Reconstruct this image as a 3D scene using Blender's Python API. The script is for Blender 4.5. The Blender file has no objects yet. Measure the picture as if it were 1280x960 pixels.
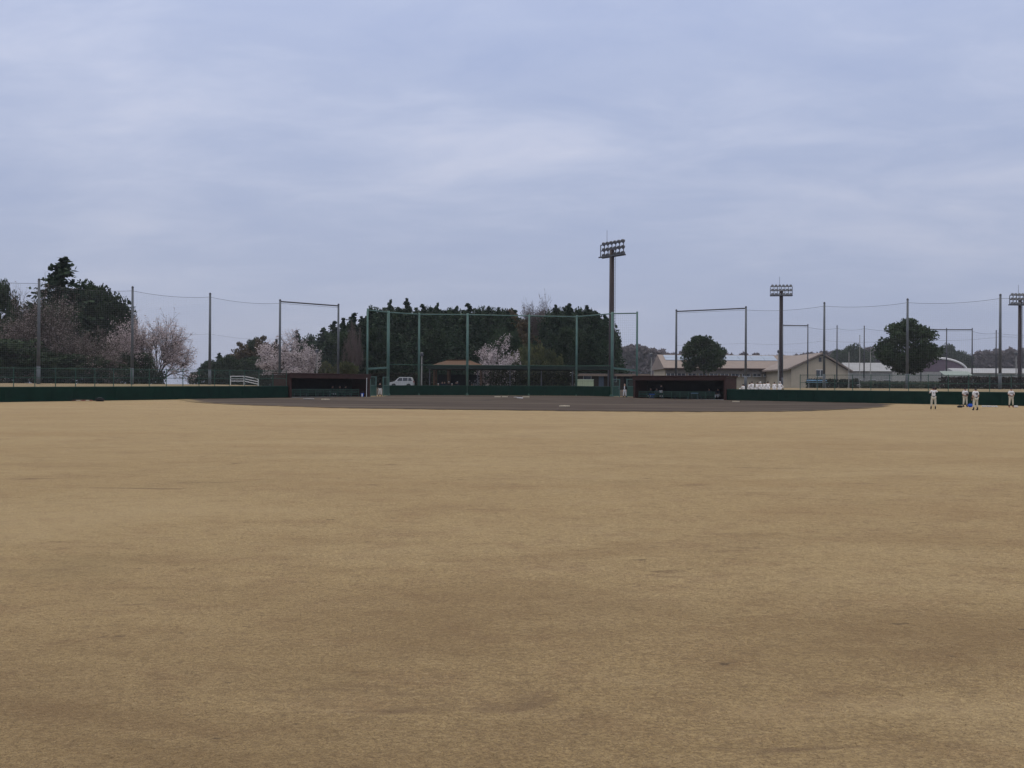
import bpy, bmesh, math, random
import numpy as np
from mathutils import Vector, Matrix, noise
from mathutils.bvhtree import BVHTree

random.seed(7)
rng = np.random.default_rng(7)
R = math.radians
scene = bpy.context.scene
col = scene.collection

# ------------------------------------------------------------------ camera
CAM_H, F = 1.6, 1280.0                      # eye height; focal length in pixels of a 1280 x 960 picture
cd = bpy.data.cameras.new('camera')
cd.sensor_width = 36.0
cd.lens = 36.0
cd.clip_start, cd.clip_end = 0.1, 9000.0
cam = bpy.data.objects.new('camera', cd)
col.objects.link(cam)
CAM_R = Matrix.Rotation(R(90 + 0.141), 4, 'X') @ Matrix.Rotation(R(0.336), 4, 'Z')
cam.matrix_world = Matrix.Translation((0, 0, CAM_H)) @ CAM_R
scene.camera = cam

# ------------------------------------------------------------------ sky, sun, exposure
SUN_EL, SUN_AZ = R(52), R(-25)              # azimuth from +Y (beyond the backstop) towards +X
w = bpy.data.worlds.new('World')
scene.world = w
w.use_nodes = True
nt = w.node_tree
nt.nodes.clear()
def N(tree, kind, **kw):
    n = tree.nodes.new(kind)
    for k, v in kw.items():
        setattr(n, k, v)
    return n
def math_node(tree, op, a, b=None, clamp=False):
    n = N(tree, 'ShaderNodeMath', operation=op, use_clamp=clamp)
    for i, v in enumerate((a, b)):
        if v is None:
            continue
        if isinstance(v, (int, float)):
            n.inputs[i].default_value = v
        else:
            tree.links.new(v, n.inputs[i])
    return n.outputs[0]
def mix_col(tree, fac, a, b, blend='MIX'):
    n = N(tree, 'ShaderNodeMix', data_type='RGBA', blend_type=blend)
    for sock, v in ((n.inputs[0], fac), (n.inputs[6], a), (n.inputs[7], b)):
        if isinstance(v, (int, float)):
            sock.default_value = v
        elif isinstance(v, tuple):
            sock.default_value = (*v, 1) if len(v) == 3 else v
        else:
            tree.links.new(v, sock)
    return n.outputs[2]
def ramp(tree, fac, stops):
    n = N(tree, 'ShaderNodeValToRGB')
    e = n.color_ramp.elements
    while len(e) < len(stops):
        e.new(0.5)
    for el, (p, c) in zip(e, stops):
        el.position = p
        el.color = (*c, 1) if isinstance(c, tuple) else (c, c, c, 1)
    tree.links.new(fac, n.inputs[0])
    return n.outputs[0]
def noise_tex(tree, vec, scale, detail=4, rough=0.55, dist=0.0):
    n = N(tree, 'ShaderNodeTexNoise')
    n.inputs['Scale'].default_value = scale
    n.inputs['Detail'].default_value = detail
    n.inputs['Roughness'].default_value = rough
    n.inputs['Distortion'].default_value = dist
    tree.links.new(vec, n.inputs['Vector'])
    return n.outputs['Fac']
def mapping(tree, vec, scale=(1, 1, 1), rot=(0, 0, 0), loc=(0, 0, 0)):
    n = N(tree, 'ShaderNodeMapping')
    n.inputs['Scale'].default_value = scale
    n.inputs['Rotation'].default_value = rot
    n.inputs['Location'].default_value = loc
    tree.links.new(vec, n.inputs['Vector'])
    return n.outputs[0]

sky = N(nt, 'ShaderNodeTexSky', sky_type='NISHITA')
sky.sun_disc = False
sky.sun_elevation, sky.sun_rotation = SUN_EL, SUN_AZ
sky.air_density, sky.dust_density, sky.ozone_density = 1.0, 2.0, 1.0
tc = N(nt, 'ShaderNodeTexCoord')
sep = N(nt, 'ShaderNodeSeparateXYZ')
nt.links.new(tc.outputs['Generated'], sep.inputs[0])
zz = math_node(nt, 'MAXIMUM', sep.outputs['Z'], 0.0)
den = math_node(nt, 'ADD', zz, 0.2)
comb = N(nt, 'ShaderNodeCombineXYZ')
nt.links.new(math_node(nt, 'DIVIDE', sep.outputs['X'], den), comb.inputs[0])
nt.links.new(math_node(nt, 'DIVIDE', sep.outputs['Y'], den), comb.inputs[1])
cv = mapping(nt, comb.outputs[0], scale=(0.75, 1.0, 1.0), rot=(0, 0, R(14)), loc=(-5.2, 11.3, 0))
n1 = noise_tex(nt, cv, 0.85, 6, 0.52, 0.5)
n2 = noise_tex(nt, mapping(nt, cv, scale=(1.0, 1.3, 1.0), rot=(0, 0, R(-30)), loc=(7, 2, 0)), 3.4, 5, 0.6, 0.4)
cl = math_node(nt, 'ADD', math_node(nt, 'MULTIPLY', n1, 0.6), math_node(nt, 'MULTIPLY', n2, 0.4))
low = ramp(nt, cl, [(0.36, (3.15, 3.75, 5.55)), (0.48, (3.65, 4.2, 5.85)), (0.56, (4.25, 4.72, 6.25)), (0.66, (5.1, 5.4, 6.7))])
far = (3.68, 4.1, 5.55)
# contrast of the cloud cover fades into the even veil near the horizon
fade = math_node(nt, 'MULTIPLY', zz, 4.5, clamp=True)
cloud = mix_col(nt, math_node(nt, 'ADD', math_node(nt, 'MULTIPLY', fade, 0.76), 0.12), far, low)
# an overcast sky grows brighter and whiter towards the zenith
z2 = math_node(nt, 'MULTIPLY', zz, zz)
zen = math_node(nt, 'ADD', 1.0, math_node(nt, 'ADD', math_node(nt, 'MULTIPLY', zz, 0.42), math_node(nt, 'MULTIPLY', z2, 1.3)))
white = mix_col(nt, math_node(nt, 'MULTIPLY', math_node(nt, 'SUBTRACT', zz, 0.34), 1.8, clamp=True), cloud, (6.6, 6.2, 5.6))
cm = N(nt, 'ShaderNodeVectorMath', operation='SCALE')
nt.links.new(white, cm.inputs[0])
nt.links.new(zen, cm.inputs['Scale'])
final = mix_col(nt, 0.92, sky.outputs[0], cm.outputs[0])
bg = N(nt, 'ShaderNodeBackground')
bg.inputs['Strength'].default_value = 0.1
nt.links.new(final, bg.inputs['Color'])
wo = N(nt, 'ShaderNodeOutputWorld')
nt.links.new(bg.outputs[0], wo.inputs['Surface'])

sl = bpy.data.lights.new('sun', 'SUN')
sl.energy, sl.angle, sl.color = 0.7, R(20), (1.0, 0.95, 0.88)
sun = bpy.data.objects.new('sun', sl)
col.objects.link(sun)
sdir = Vector((math.sin(SUN_AZ) * math.cos(SUN_EL), math.cos(SUN_AZ) * math.cos(SUN_EL), math.sin(SUN_EL)))
sun.rotation_euler = sdir.to_track_quat('Z', 'Y').to_euler()

vs = scene.view_settings
vs.view_transform, vs.look, vs.exposure, vs.gamma = 'Standard', 'None', 0.0, 1.0
vs.use_curve_mapping = False
scene.cycles.max_bounces = 6
scene.cycles.transparent_max_bounces = 16

# ------------------------------------------------------------------ helpers
def at(px, py, Y):
    """world point on the sight line of photo pixel (px, py), Y metres up the field"""
    d = CAM_R @ Vector(((px - 640) / F, (480 - py) / F, -1.0))
    return Vector((0, 0, CAM_H)) + d * (Y / d.y)
def ax(px, Y, py=480):
    return at(px, py, Y).x

def smooth(a, b, x):
    t = min(1, max(0, (x - a) / (b - a)))
    return t * t * (3 - 2 * t)

MATS = {}
def mat(name, c, rough=0.85, var=0.0, vscale=3.0, metal=0.0, c2=None, spec=0.3, rand=0.0, sheen=0.0, trans=0.0):
    """principled material; colour wanders between c and c2 (or c darkened by var) with procedural noise"""
    if name in MATS:
        return MATS[name]
    m = bpy.data.materials.new(name)
    m.use_nodes = True
    t = m.node_tree
    b = t.nodes['Principled BSDF']
    b.inputs['Roughness'].default_value = rough
    b.inputs['Metallic'].default_value = metal
    b.inputs['Specular IOR Level'].default_value = spec
    colr = None
    if var or c2:
        g = N(t, 'ShaderNodeTexCoord')
        f = noise_tex(t, g.outputs['Object'], vscale, 5, 0.6)
        lo = c2 or tuple(x * (1 - var) for x in c)
        colr = ramp(t, f, [(0.32, lo), (0.68, c)])
    if rand:
        oi = N(t, 'ShaderNodeObjectInfo')
        f = math_node(t, 'ADD', math_node(t, 'MULTIPLY', oi.outputs['Random'], rand), 1 - rand / 2)
        vm = N(t, 'ShaderNodeVectorMath', operation='SCALE')
        if colr is None:
            vm.inputs[0].default_value = c
        else:
            t.links.new(colr, vm.inputs[0])
        t.links.new(f, vm.inputs['Scale'])
        colr = vm.outputs[0]
    if colr is None:
        b.inputs['Base Color'].default_value = (*c, 1)
    else:
        t.links.new(colr, b.inputs['Base Color'])
    if sheen:
        b.inputs['Sheen Weight'].default_value = sheen
        b.inputs['Sheen Roughness'].default_value = 0.5
    if trans:
        tr = N(t, 'ShaderNodeBsdfTranslucent')
        mx = N(t, 'ShaderNodeMixShader')
        mx.inputs[0].default_value = trans
        if colr is None:
            tr.inputs[0].default_value = (*c, 1)
        else:
            t.links.new(colr, tr.inputs[0])
        t.links.new(b.outputs[0], mx.inputs[1])
        t.links.new(tr.outputs[0], mx.inputs[2])
        t.links.new(mx.outputs[0], t.nodes['Material Output'].inputs['Surface'])
    MATS[name] = m
    return m

def tag(o, label=None, cat=None, group=None, kind=None):
    if label: o['label'] = label
    if cat: o['category'] = cat
    if group: o['group'] = group
    if kind: o['kind'] = kind
    return o
def thing(name, label, cat, loc, rotz=0.0, group=None):
    o = bpy.data.objects.new(name, None)
    o.empty_display_size = 0.3
    o.location = loc
    o.rotation_euler = (0, 0, rotz)
    col.objects.link(o)
    return tag(o, label, cat, group)
def children_of(o):
    return [c for c in bpy.data.objects if c.parent == o]
def copy_tree(o, parent=None):
    c = o.copy()
    col.objects.link(c)
    c.parent = parent
    for ch in list(o.children):
        copy_tree(ch, c)
    return c

class MB:
    """collects shapes into one mesh"""
    def __init__(self):
        self.v, self.f = [], []
    def add(self, vs_, fs):
        o = len(self.v)
        self.v += [tuple(p) for p in vs_]
        self.f += [tuple(i + o for i in q) for q in fs]
        return self
    def box(self, c, s, rz=0.0):
        x, y, z = s[0] / 2, s[1] / 2, s[2] / 2
        ca, sa = math.cos(rz), math.sin(rz)
        vs_ = []
        for k in (-z, z):
            for i, j in ((-x, -y), (x, -y), (x, y), (-x, y)):
                vs_.append((c[0] + i * ca - j * sa, c[1] + i * sa + j * ca, c[2] + k))
        return self.add(vs_, [(3, 2, 1, 0), (4, 5, 6, 7), (0, 1, 5, 4), (1, 2, 6, 5), (2, 3, 7, 6), (3, 0, 4, 7)])
    def beam(self, p, q, wd, ht=None):
        p, q = Vector(p), Vector(q)
        ht = ht or wd
        d = (q - p).normalized()
        up = Vector((0, 0, 1)) if abs(d.z) < 0.95 else Vector((0, 1, 0))
        s = d.cross(up).normalized()
        u = s.cross(d).normalized()
        vs_ = [e + s * a * wd / 2 + u * b * ht / 2 for e in (p, q) for a, b in ((-1, -1), (1, -1), (1, 1), (-1, 1))]
        return self.add(vs_, [(3, 2, 1, 0), (4, 5, 6, 7), (0, 1, 5, 4), (1, 2, 6, 5), (2, 3, 7, 6), (3, 0, 4, 7)])
    def tube(self, pts, rad, n=8, caps=True):
        pts = [Vector(p) for p in pts]
        if isinstance(rad, (int, float)):
            rad = [rad] * len(pts)
        o = len(self.v)
        prev = None
        for i, p in enumerate(pts):
            d = (pts[min(i + 1, len(pts) - 1)] - pts[max(i - 1, 0)]).normalized()
            if prev is None:
                a = Vector((1, 0, 0)) if abs(d.x) < 0.9 else Vector((0, 1, 0))
            else:
                a = prev
            s = (a - d * a.dot(d)).normalized()
            prev = s
            u = d.cross(s)
            for k in range(n):
                t = 2 * math.pi * k / n
                self.v.append(tuple(p + (s * math.cos(t) + u * math.sin(t)) * rad[i]))
        for i in range(len(pts) - 1):
            for k in range(n):
                a, b = o + i * n + k, o + i * n + (k + 1) % n
                self.f.append((a, b, b + n, a + n))
        if caps:
            self.f.append(tuple(o + k for k in reversed(range(n))))
            e = o + (len(pts) - 1) * n
            self.f.append(tuple(e + k for k in range(n)))
        return self
    def lathe(self, prof, c=(0, 0, 0), n=16):
        """prof: (radius, z) from the bottom up"""
        return self.tube([(c[0], c[1], c[2] + z) for _, z in prof], [max(r, 1e-3) for r, _ in prof], n)
    def ball(self, c, r, n=10, m=7):
        if isinstance(r, (int, float)):
            r = (r, r, r)
        o = len(self.v)
        for i in range(1, m):
            t = math.pi * i / m
            for k in range(n):
                a = 2 * math.pi * k / n
                self.v.append((c[0] + r[0] * math.sin(t) * math.cos(a), c[1] + r[1] * math.sin(t) * math.sin(a), c[2] + r[2] * math.cos(t)))
        self.v += [(c[0], c[1], c[2] + r[2]), (c[0], c[1], c[2] - r[2])]
        T, B = o + (m - 1) * n, o + (m - 1) * n + 1
        for k in range(n):
            k2 = (k + 1) % n
            self.f.append((T, o + k, o + k2))
            for i in range(m - 2):
                a = o + i * n
                self.f.append((a + k, a + n + k, a + n + k2, a + k2))
            a = o + (m - 2) * n
            self.f.append((a + k, B, a + k2))
        return self
    def prism(self, poly, h0, h1, axis='z', frame=None):
        """extrude a 2-D outline; frame(u, v, w) -> point when not along z"""
        fr = frame or (lambda u, v, w_: (u, v, w_))
        n = len(poly)
        vs_ = [fr(u, v, h0) for u, v in poly] + [fr(u, v, h1) for u, v in poly]
        fs = [tuple(reversed(range(n))), tuple(range(n, 2 * n))]
        fs += [(i, (i + 1) % n, n + (i + 1) % n, n + i) for i in range(n)]
        return self.add(vs_, fs)
    def mesh(self, name, m, origin=(0, 0, 0), smooth_=False):
        me = bpy.data.meshes.new(name)
        ox, oy, oz = origin
        me.from_pydata([(a - ox, b - oy, c - oz) for a, b, c in self.v], [], self.f)
        if m is not None:
            me.materials.append(m)
        if smooth_:
            me.shade_smooth()
        me.update()
        return me
    def build(self, name, m, parent=None, origin=(0, 0, 0), smooth_=False):
        me = self.mesh(name, m, origin, smooth_)
        o = bpy.data.objects.new(name, me)
        col.objects.link(o)
        if parent:
            o.parent = parent
        return o
def part(name, mb, m, parent, origin=(0, 0, 0), smooth_=False):
    return mb.build(name, m, parent, origin, smooth_)
def recalc(o):
    bm = bmesh.new(); bm.from_mesh(o.data)
    bmesh.ops.recalc_face_normals(bm, faces=bm.faces)
    bm.to_mesh(o.data); bm.free()
    return o
def bevel(o, wd=0.02, seg=2):
    bm = bmesh.new(); bm.from_mesh(o.data)
    bmesh.ops.recalc_face_normals(bm, faces=bm.faces)
    bmesh.ops.bevel(bm, geom=list(bm.edges), offset=wd, segments=seg, affect='EDGES', clamp_overlap=True)
    bm.to_mesh(o.data); bm.free()
    return o

# ------------------------------------------------------------------ ground
def field_z(x, y):
    z = 0.0071 * min(max(0, y - 70), 66)
    z *= 1 - 0.42 * smooth(8, 30, x) - 0.2 * smooth(18, 42, -x)
    return z + 0.015 * math.sin(x * 0.11 + y * 0.05)

LA, LD = Vector((-23.5, 108.0)), Vector((0.605, 0.797)).normalized()     # left wall line (runs towards the backstop)
RA, RD = Vector((25.0, 111.3)), Vector((-0.787, 0.617)).normalized()     # right wall line
LN, RN = Vector((-LD.y, LD.x)), Vector((RD.y, -RD.x))                    # pointing out of the field
DUG_L = (LA, LA + LD * 11.6)
DUG_R = (RA - RD * -1.9, RA + RD * 13.5)
BACK = [ax(459, 125), 125.0, ax(485, 128.7), 128.7, ax(523.5, 131.5), 131.5, ax(584, 132), 132.0, ax(661, 132.4), 132.4,
        ax(720.5, 132.2), 132.2, ax(765, 129.2), 129.2, ax(796, 126.5), 126.5]
BACK = [Vector((BACK[i], BACK[i + 1])) for i in range(0, 16, 2)]

def ground_material(name, kind):
    m = bpy.data.materials.new(name)
    m.use_nodes = True
    t = m.node_tree
    b = t.nodes['Principled BSDF']
    b.inputs['Roughness'].default_value = 0.95
    b.inputs['Specular IOR Level'].default_value = 0.1
    g = N(t, 'ShaderNodeNewGeometry')
    P = g.outputs['Position']
    if kind == 'grass':
        big = noise_tex(t, mapping(t, P, scale=(0.05, 0.14, 1)), 1.0, 5, 0.6, 0.4)
        streak = noise_tex(t, mapping(t, P, scale=(0.55, 0.75, 1), rot=(0, 0, R(6))), 1.0, 5, 0.65, 0.2)
        mid = noise_tex(t, mapping(t, P, scale=(0.95, 1.2, 1)), 2.0, 5, 0.65, 0.3)
        fine = noise_tex(t, mapping(t, P, scale=(0.9, 1.1, 1)), 30.0, 5, 0.72)
        tiny = noise_tex(t, P, 95.0, 2, 0.7)
        c = ramp(t, big, [(0.3, (0.365, 0.256, 0.118)), (0.5, (0.405, 0.295, 0.140)), (0.7, (0.435, 0.327, 0.165))])
        c = mix_col(t, ramp(t, streak, [(0.52, 0.0), (0.68, 0.42)]), c, (0.205, 0.125, 0.064))
        c = mix_col(t, ramp(t, streak, [(0.32, 0.32), (0.46, 0.0)]), c, (0.45, 0.345, 0.19))
        c = mix_col(t, ramp(t, mid, [(0.50, 0.0), (0.68, 0.45)]), c, (0.195, 0.103, 0.052))
        small = noise_tex(t, mapping(t, P, scale=(0.9, 1.15, 1), rot=(0, 0, R(-4)), loc=(2, 8, 0)), 7.5, 5, 0.7, 0.3)
        c = mix_col(t, ramp(t, small, [(0.50, 0.0), (0.68, 0.5)]), c, (0.125, 0.088, 0.05))
        c = mix_col(t, ramp(t, small, [(0.32, 0.5), (0.46, 0.0)]), c, (0.44, 0.33, 0.18))
        c = mix_col(t, ramp(t, fine, [(0.36, 0.62), (0.54, 0.0)]), c, (0.12, 0.085, 0.055))
        c = mix_col(t, ramp(t, fine, [(0.52, 0.0), (0.66, 0.55)]), c, (0.49, 0.385, 0.225))
        c = mix_col(t, ramp(t, tiny, [(0.38, 0.75), (0.54, 0.0)]), c, (0.12, 0.085, 0.058))
        patch = noise_tex(t, mapping(t, P, scale=(0.16, 0.30, 1), rot=(0, 0, R(9)), loc=(3, 4, 0)), 1.0, 6, 0.68, 0.5)
        c = mix_col(t, ramp(t, patch, [(0.52, 0.0), (0.70, 0.38)]), c, (0.20, 0.118, 0.056))
        c = mix_col(t, ramp(t, patch, [(0.34, 0.35), (0.46, 0.0)]), c, (0.38, 0.29, 0.165))
        olive = noise_tex(t, mapping(t, P, scale=(0.3, 0.5, 1), loc=(13, 2, 0)), 1.0, 5, 0.7, 0.4)
        c = mix_col(t, ramp(t, olive, [(0.58, 0.0), (0.74, 0.3)]), c, (0.17, 0.135, 0.07))
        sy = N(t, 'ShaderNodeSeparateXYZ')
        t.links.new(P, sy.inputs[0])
        thin = math_node(t, 'ADD', math_node(t, 'SUBTRACT', 10.0, sy.outputs['Y']), math_node(t, 'MULTIPLY', math_node(t, 'SUBTRACT', patch, 0.5), 26.0))  # mask of the painted foreground darkening, not thin turf
        thin = math_node(t, 'MULTIPLY', thin, 0.11, clamp=True)      # foreground darkening painted into the turf, broken up by brown patches
        c = mix_col(t, math_node(t, 'MULTIPLY', thin, 0.72), c, (0.125, 0.079, 0.038))  # painted foreground darkening
        worn = noise_tex(t, mapping(t, P, scale=(0.45, 1.1, 1), loc=(5, 9, 0)), 1.0, 4, 0.7, 0.6)
        c = mix_col(t, ramp(t, worn, [(0.63, 0.0), (0.70, 0.75)]), c, (0.12, 0.078, 0.048))
        speck = noise_tex(t, mapping(t, P, scale=(0.8, 1.4, 1), loc=(1, 6, 0)), 3.4, 3, 0.6, 0.2)
        c = mix_col(t, ramp(t, speck, [(0.70, 0.0), (0.735, 0.85)]), c, (0.06, 0.042, 0.03))
        b.inputs['Sheen Weight'].default_value = 0.25
        b.inputs['Sheen Roughness'].default_value = 0.42
        b.inputs['Sheen Tint'].default_value = (1.0, 0.75, 0.45, 1)
        bmp = N(t, 'ShaderNodeBump')
        bmp.inputs['Strength'].default_value = 0.8
        bmp.inputs['Distance'].default_value = 0.03
        t.links.new(math_node(t, 'ADD', fine, math_node(t, 'MULTIPLY', tiny, 0.5)), bmp.inputs['Height'])
        t.links.new(bmp.outputs[0], b.inputs['Normal'])
    elif kind == 'dirt':
        big = noise_tex(t, mapping(t, P, scale=(0.035, 0.28, 1)), 1.0, 6, 0.62, 0.3)
        fine = noise_tex(t, P, 6.0, 5, 0.7)
        c = ramp(t, big, [(0.36, (0.034, 0.024, 0.018)), (0.5, (0.055, 0.041, 0.032)), (0.64, (0.10, 0.08, 0.062))])
        c = mix_col(t, ramp(t, fine, [(0.4, 0.3), (0.6, 0.0)]), c, (0.045, 0.033, 0.027))
        at_ = N(t, 'ShaderNodeAttribute', attribute_name='border')
        tuft = noise_tex(t, mapping(t, P, scale=(0.5, 0.7, 1)), 1.3, 5, 0.75)
        bf = math_node(t, 'ADD', at_.outputs['Fac'], math_node(t, 'MULTIPLY', math_node(t, 'SUBTRACT', tuft, 0.5), 2.6))
        c = mix_col(t, ramp(t, bf, [(0.45, 0.0), (0.75, 0.85)]), c, (0.24, 0.18, 0.095))
    else:  # bank and outlying land
        big = noise_tex(t, mapping(t, P, scale=(0.04, 0.04, 1)), 1.0, 5, 0.6)
        mid = noise_tex(t, P, 1.2, 5, 0.65)
        c = ramp(t, big, [(0.34, (0.24, 0.185, 0.115)), (0.62, (0.21, 0.175, 0.105)), (0.72, (0.13, 0.125, 0.065))])
        c = mix_col(t, ramp(t, mid, [(0.5, 0.0), (0.7, 0.5)]), c, (0.24, 0.17, 0.09))
        sp = N(t, 'ShaderNodeSeparateXYZ')
        t.links.new(P, sp.inputs[0])
        f = math_node(t, 'MULTIPLY', math_node(t, 'SUBTRACT', sp.outputs['Y'], 136), 0.06, clamp=True)
        c = mix_col(t, f, c, (0.10, 0.09, 0.05))
        gx = math_node(t, 'MULTIPLY', math_node(t, 'SUBTRACT', 24, math_node(t, 'ABSOLUTE', sp.outputs['X'])), 0.3, clamp=True)
        gy = math_node(t, 'MULTIPLY', math_node(t, 'SUBTRACT', sp.outputs['Y'], 112), 0.3, clamp=True)
        c = mix_col(t, math_node(t, 'MULTIPLY', gx, gy), c, (0.055, 0.045, 0.035))   # trodden soil behind the backstop
    t.links.new(c, b.inputs['Base Color'])
    return m

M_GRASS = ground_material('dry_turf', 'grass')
M_DIRT = ground_material('infield_soil', 'dirt')
M_BANK = ground_material('bank_turf', 'bank')

# field sheet: a graded grid, fine near the eye
xs = np.linspace(-130, 130, 105)
ys = np.concatenate([np.linspace(-60, 0, 13), np.linspace(2.5, 137, 60)])
mb = MB()
mb.v = [(x, y, field_z(x, y)) for y in ys for x in xs]
nx = len(xs)
mb.f = [(j * nx + i, j * nx + i + 1, (j + 1) * nx + i + 1, (j + 1) * nx + i) for j in range(len(ys) - 1) for i in range(nx - 1)]
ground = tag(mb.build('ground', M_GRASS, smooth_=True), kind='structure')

# infield: bare soil with a ragged edge
edge = [(-32.8, 100.5), (-27, 86.5), (-20.7, 78), (-11, 71), (0, 68.5), (7.4, 67.7), (16, 68.6), (22.5, 73.3), (30, 83.5), (36, 96.5)]
def spline(pts, n):
    out = []
    P = [Vector(p) for p in pts]
    P = [P[0] * 2 - P[1]] + P + [P[-1] * 2 - P[-2]]
    for i in range(1, len(P) - 2):
        for k in range(n):
            t = k / n
            a, b, c, d = P[i - 1], P[i], P[i + 1], P[i + 2]
            out.append(0.5 * ((2 * b) + (c - a) * t + (2 * a - 5 * b + 4 * c - d) * t * t + (3 * b - a - 3 * c + d) * t ** 3))
    out.append(P[-2])
    return out
arc = spline(edge, 14)
outer = []
for p in arc:
    outer.append(p + Vector((random.uniform(-.25, .25), random.uniform(-.5, .5))))
# back along the right wall, the dugouts and the backstop
tail = [RA + RD * (-13.5) - RN * 0.02, RA + RD * 0, RA + RD * 6, RA + RD * 13.5, BACK[7] + Vector((0, -3)), BACK[6] + Vector((-.5, -2.2)),
        BACK[5] + Vector((0, -2.6)), BACK[4] + Vector((0, -2.6)), BACK[3] + Vector((0, -2.6)), BACK[2] + Vector((0, -2.4)),
        BACK[1] + Vector((.5, -2.2)), LA + LD * 14, LA + LD * 11.6, LA + LD * 5, LA + LD * 0, LA + LD * (-11.5)]
outer += tail
cx = Vector((0.5, 100))
mb = MB()
rings = [0.0, 0.12, 0.25, 0.4, 0.55, 0.7, 0.82, 0.9, 0.95, 0.98, 1.0]
mb.v.append((cx.x, cx.y, field_z(cx.x, cx.y) + 0.28))
for r_ in rings[1:]:
    for p in outer:
        q = cx + (p - cx) * r_
        d = (q - Vector((0.7, 100.5))).length
        z = field_z(q.x, q.y) + 0.03 + 0.25 * smooth(3.0, 0.8, d) if d < 3 else field_z(q.x, q.y) + 0.03
        mb.v.append((q.x, q.y, z))
n = len(outer)
for i in range(n):
    mb.f.append((0, 1 + i, 1 + (i + 1) % n))
for k in range(len(rings) - 2):
    for i in range(n):
        a, b = 1 + k * n + i, 1 + k * n + (i + 1) % n
        mb.f.append((a, a + n, b + n, b))
o = mb.build('infield_dirt', M_DIRT)
att = o.data.attributes.new('border', 'FLOAT', 'POINT')
na = len(arc)
for k, r_ in enumerate(rings[1:]):
    for i in range(n):
        att.data[1 + k * n + i].value = ((0.75 if r_ == 1.0 else 0.25 if r_ > .97 else 0.0) + (max(0, 1 - i / 26) * (.7 if r_ > .97 else .45 if r_ > .9 else .2 if r_ > .8 else 0))) if i < na else 0.0
recalc(o)
tag(o, kind='structure')

# land outside the walls: rings growing outward from the boundary of the field
loop, rise = [], []
def addb(p, off, nrm, h):
    loop.append(Vector(p) + nrm * off); rise.append(h)
for t in (100, 75, 60, 45, 30, 20, 10, 3): addb(LA - LD * t, 0.25, LN, 1.0)
addb(LA - LD * 0.3, 0.25, LN, 0.9)
addb(LA - LD * 0.2, 3.6, LN, 0.75); addb(DUG_L[1], 3.6, LN, 0.3)
for i, p in enumerate(BACK): addb(p, 1.5 + (1.5 if 0 < i < 7 else 0), Vector((0, 1)), 0.0)
addb(DUG_R[1], 3.6, RN, 0.3); addb(RA + RD * 1.3, 3.6, RN, 0.75); addb(RA + RD * 1.2, 0.25, RN, 0.9)
for t in (3, 10, 20, 30, 45, 60, 80): addb(RA - RD * t, 0.25, RN, 1.0)
addb((95, 20), 0, Vector((1, 0)), 1.0); addb((60, -30), 0, Vector((0, -1)), 1.0); addb((0, -45), 0, Vector((0, -1)), 1.0); addb((-60, -30), 0, Vector((0, -1)), 1.0)
dirs = []
nl = len(loop)
hub = Vector((0, 60))
for i in range(nl):
    dirs.append((loop[i] - hub).normalized())
# follow the wall normals near the walls so that the bank keeps an even width
prof_bank = [(0, 1.12), (3, 1.22), (7, 1.42), (13, 1.60), (22, 1.64), (45, 1.62), (90, 1.58), (200, 1.3), (500, 0.6), (1500, -3), (7000, -30)]
prof_mid = [(0, 0.46), (3, 0.6), (7, 0.95), (13, 1.10), (22, 1.25), (45, 1.5), (90, 1.58), (200, 1.3), (500, 0.6), (1500, -3), (7000, -30)]
mb = MB()
for k in range(len(prof_bank)):
    for i in range(nl):
        p = loop[i] + dirs[i] * prof_bank[k][0]
        z = prof_bank[k][1] * rise[i] + prof_mid[k][1] * (1 - rise[i])
        if k > 4: z += 0.08 * noise.noise(Vector((p.x * .05, p.y * .05, 0)))
        mb.v.append((p.x, p.y, z))
for k in range(len(prof_bank) - 1):
    for i in range(nl):
        j = (i + 1) % nl
        mb.f.append((k * nl + i, k * nl + j, (k + 1) * nl + j, (k + 1) * nl + i))
bank = mb.build('grass_bank', M_BANK)
recalc(bank)
if bank.data.polygons[len(bank.data.polygons) // 2].normal.z < 0:
    bank.data.flip_normals()
tag(bank, kind='structure')
BVH = BVHTree.FromPolygons(mb.v, mb.f)
def gz(x, y):
    hit = BVH.ray_cast(Vector((x, y, 60)), Vector((0, 0, -1)))
    return hit[0].z if hit[0] else field_z(x, y)
def on(px, Y):
    x = ax(px, Y)
    return Vector((x, Y, gz(x, Y)))
def onf(px, Y):
    x = ax(px, Y)
    return Vector((x, Y, field_z(x, Y)))

# short dry blades standing in the turf near the eye
nb = 260000
yy = 3.6 + (rng.random(nb) ** 1.7) * 22
xx = (rng.random(nb) * 2 - 1) * (yy * 0.53 + 1.2)
keep = np.array([noise.noise(Vector((a * 1.1, b * 1.6, 3))) > -0.7 for a, b in zip(xx, yy)])
xx, yy = xx[keep], yy[keep]
nb = len(xx)
h = 0.004 + 0.009 * rng.random(nb)
az = rng.random(nb) * 2 * np.pi
lean = 0.01 + 0.03 * rng.random(nb)
wd = 0.0016 + 0.0014 * rng.random(nb)
la = az + np.pi / 2 + (rng.random(nb) - .5)
z0 = np.array([field_z(a, b) for a, b in zip(xx, yy)]) - 0.004
V = np.empty((nb, 3, 3))
V[:, 0] = np.stack([xx - np.cos(az) * wd, yy - np.sin(az) * wd, z0], 1)
V[:, 1] = np.stack([xx + np.cos(az) * wd, yy + np.sin(az) * wd, z0], 1)
V[:, 2] = np.stack([xx + np.cos(la) * lean, yy + np.sin(la) * lean, z0 + h], 1)
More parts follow.
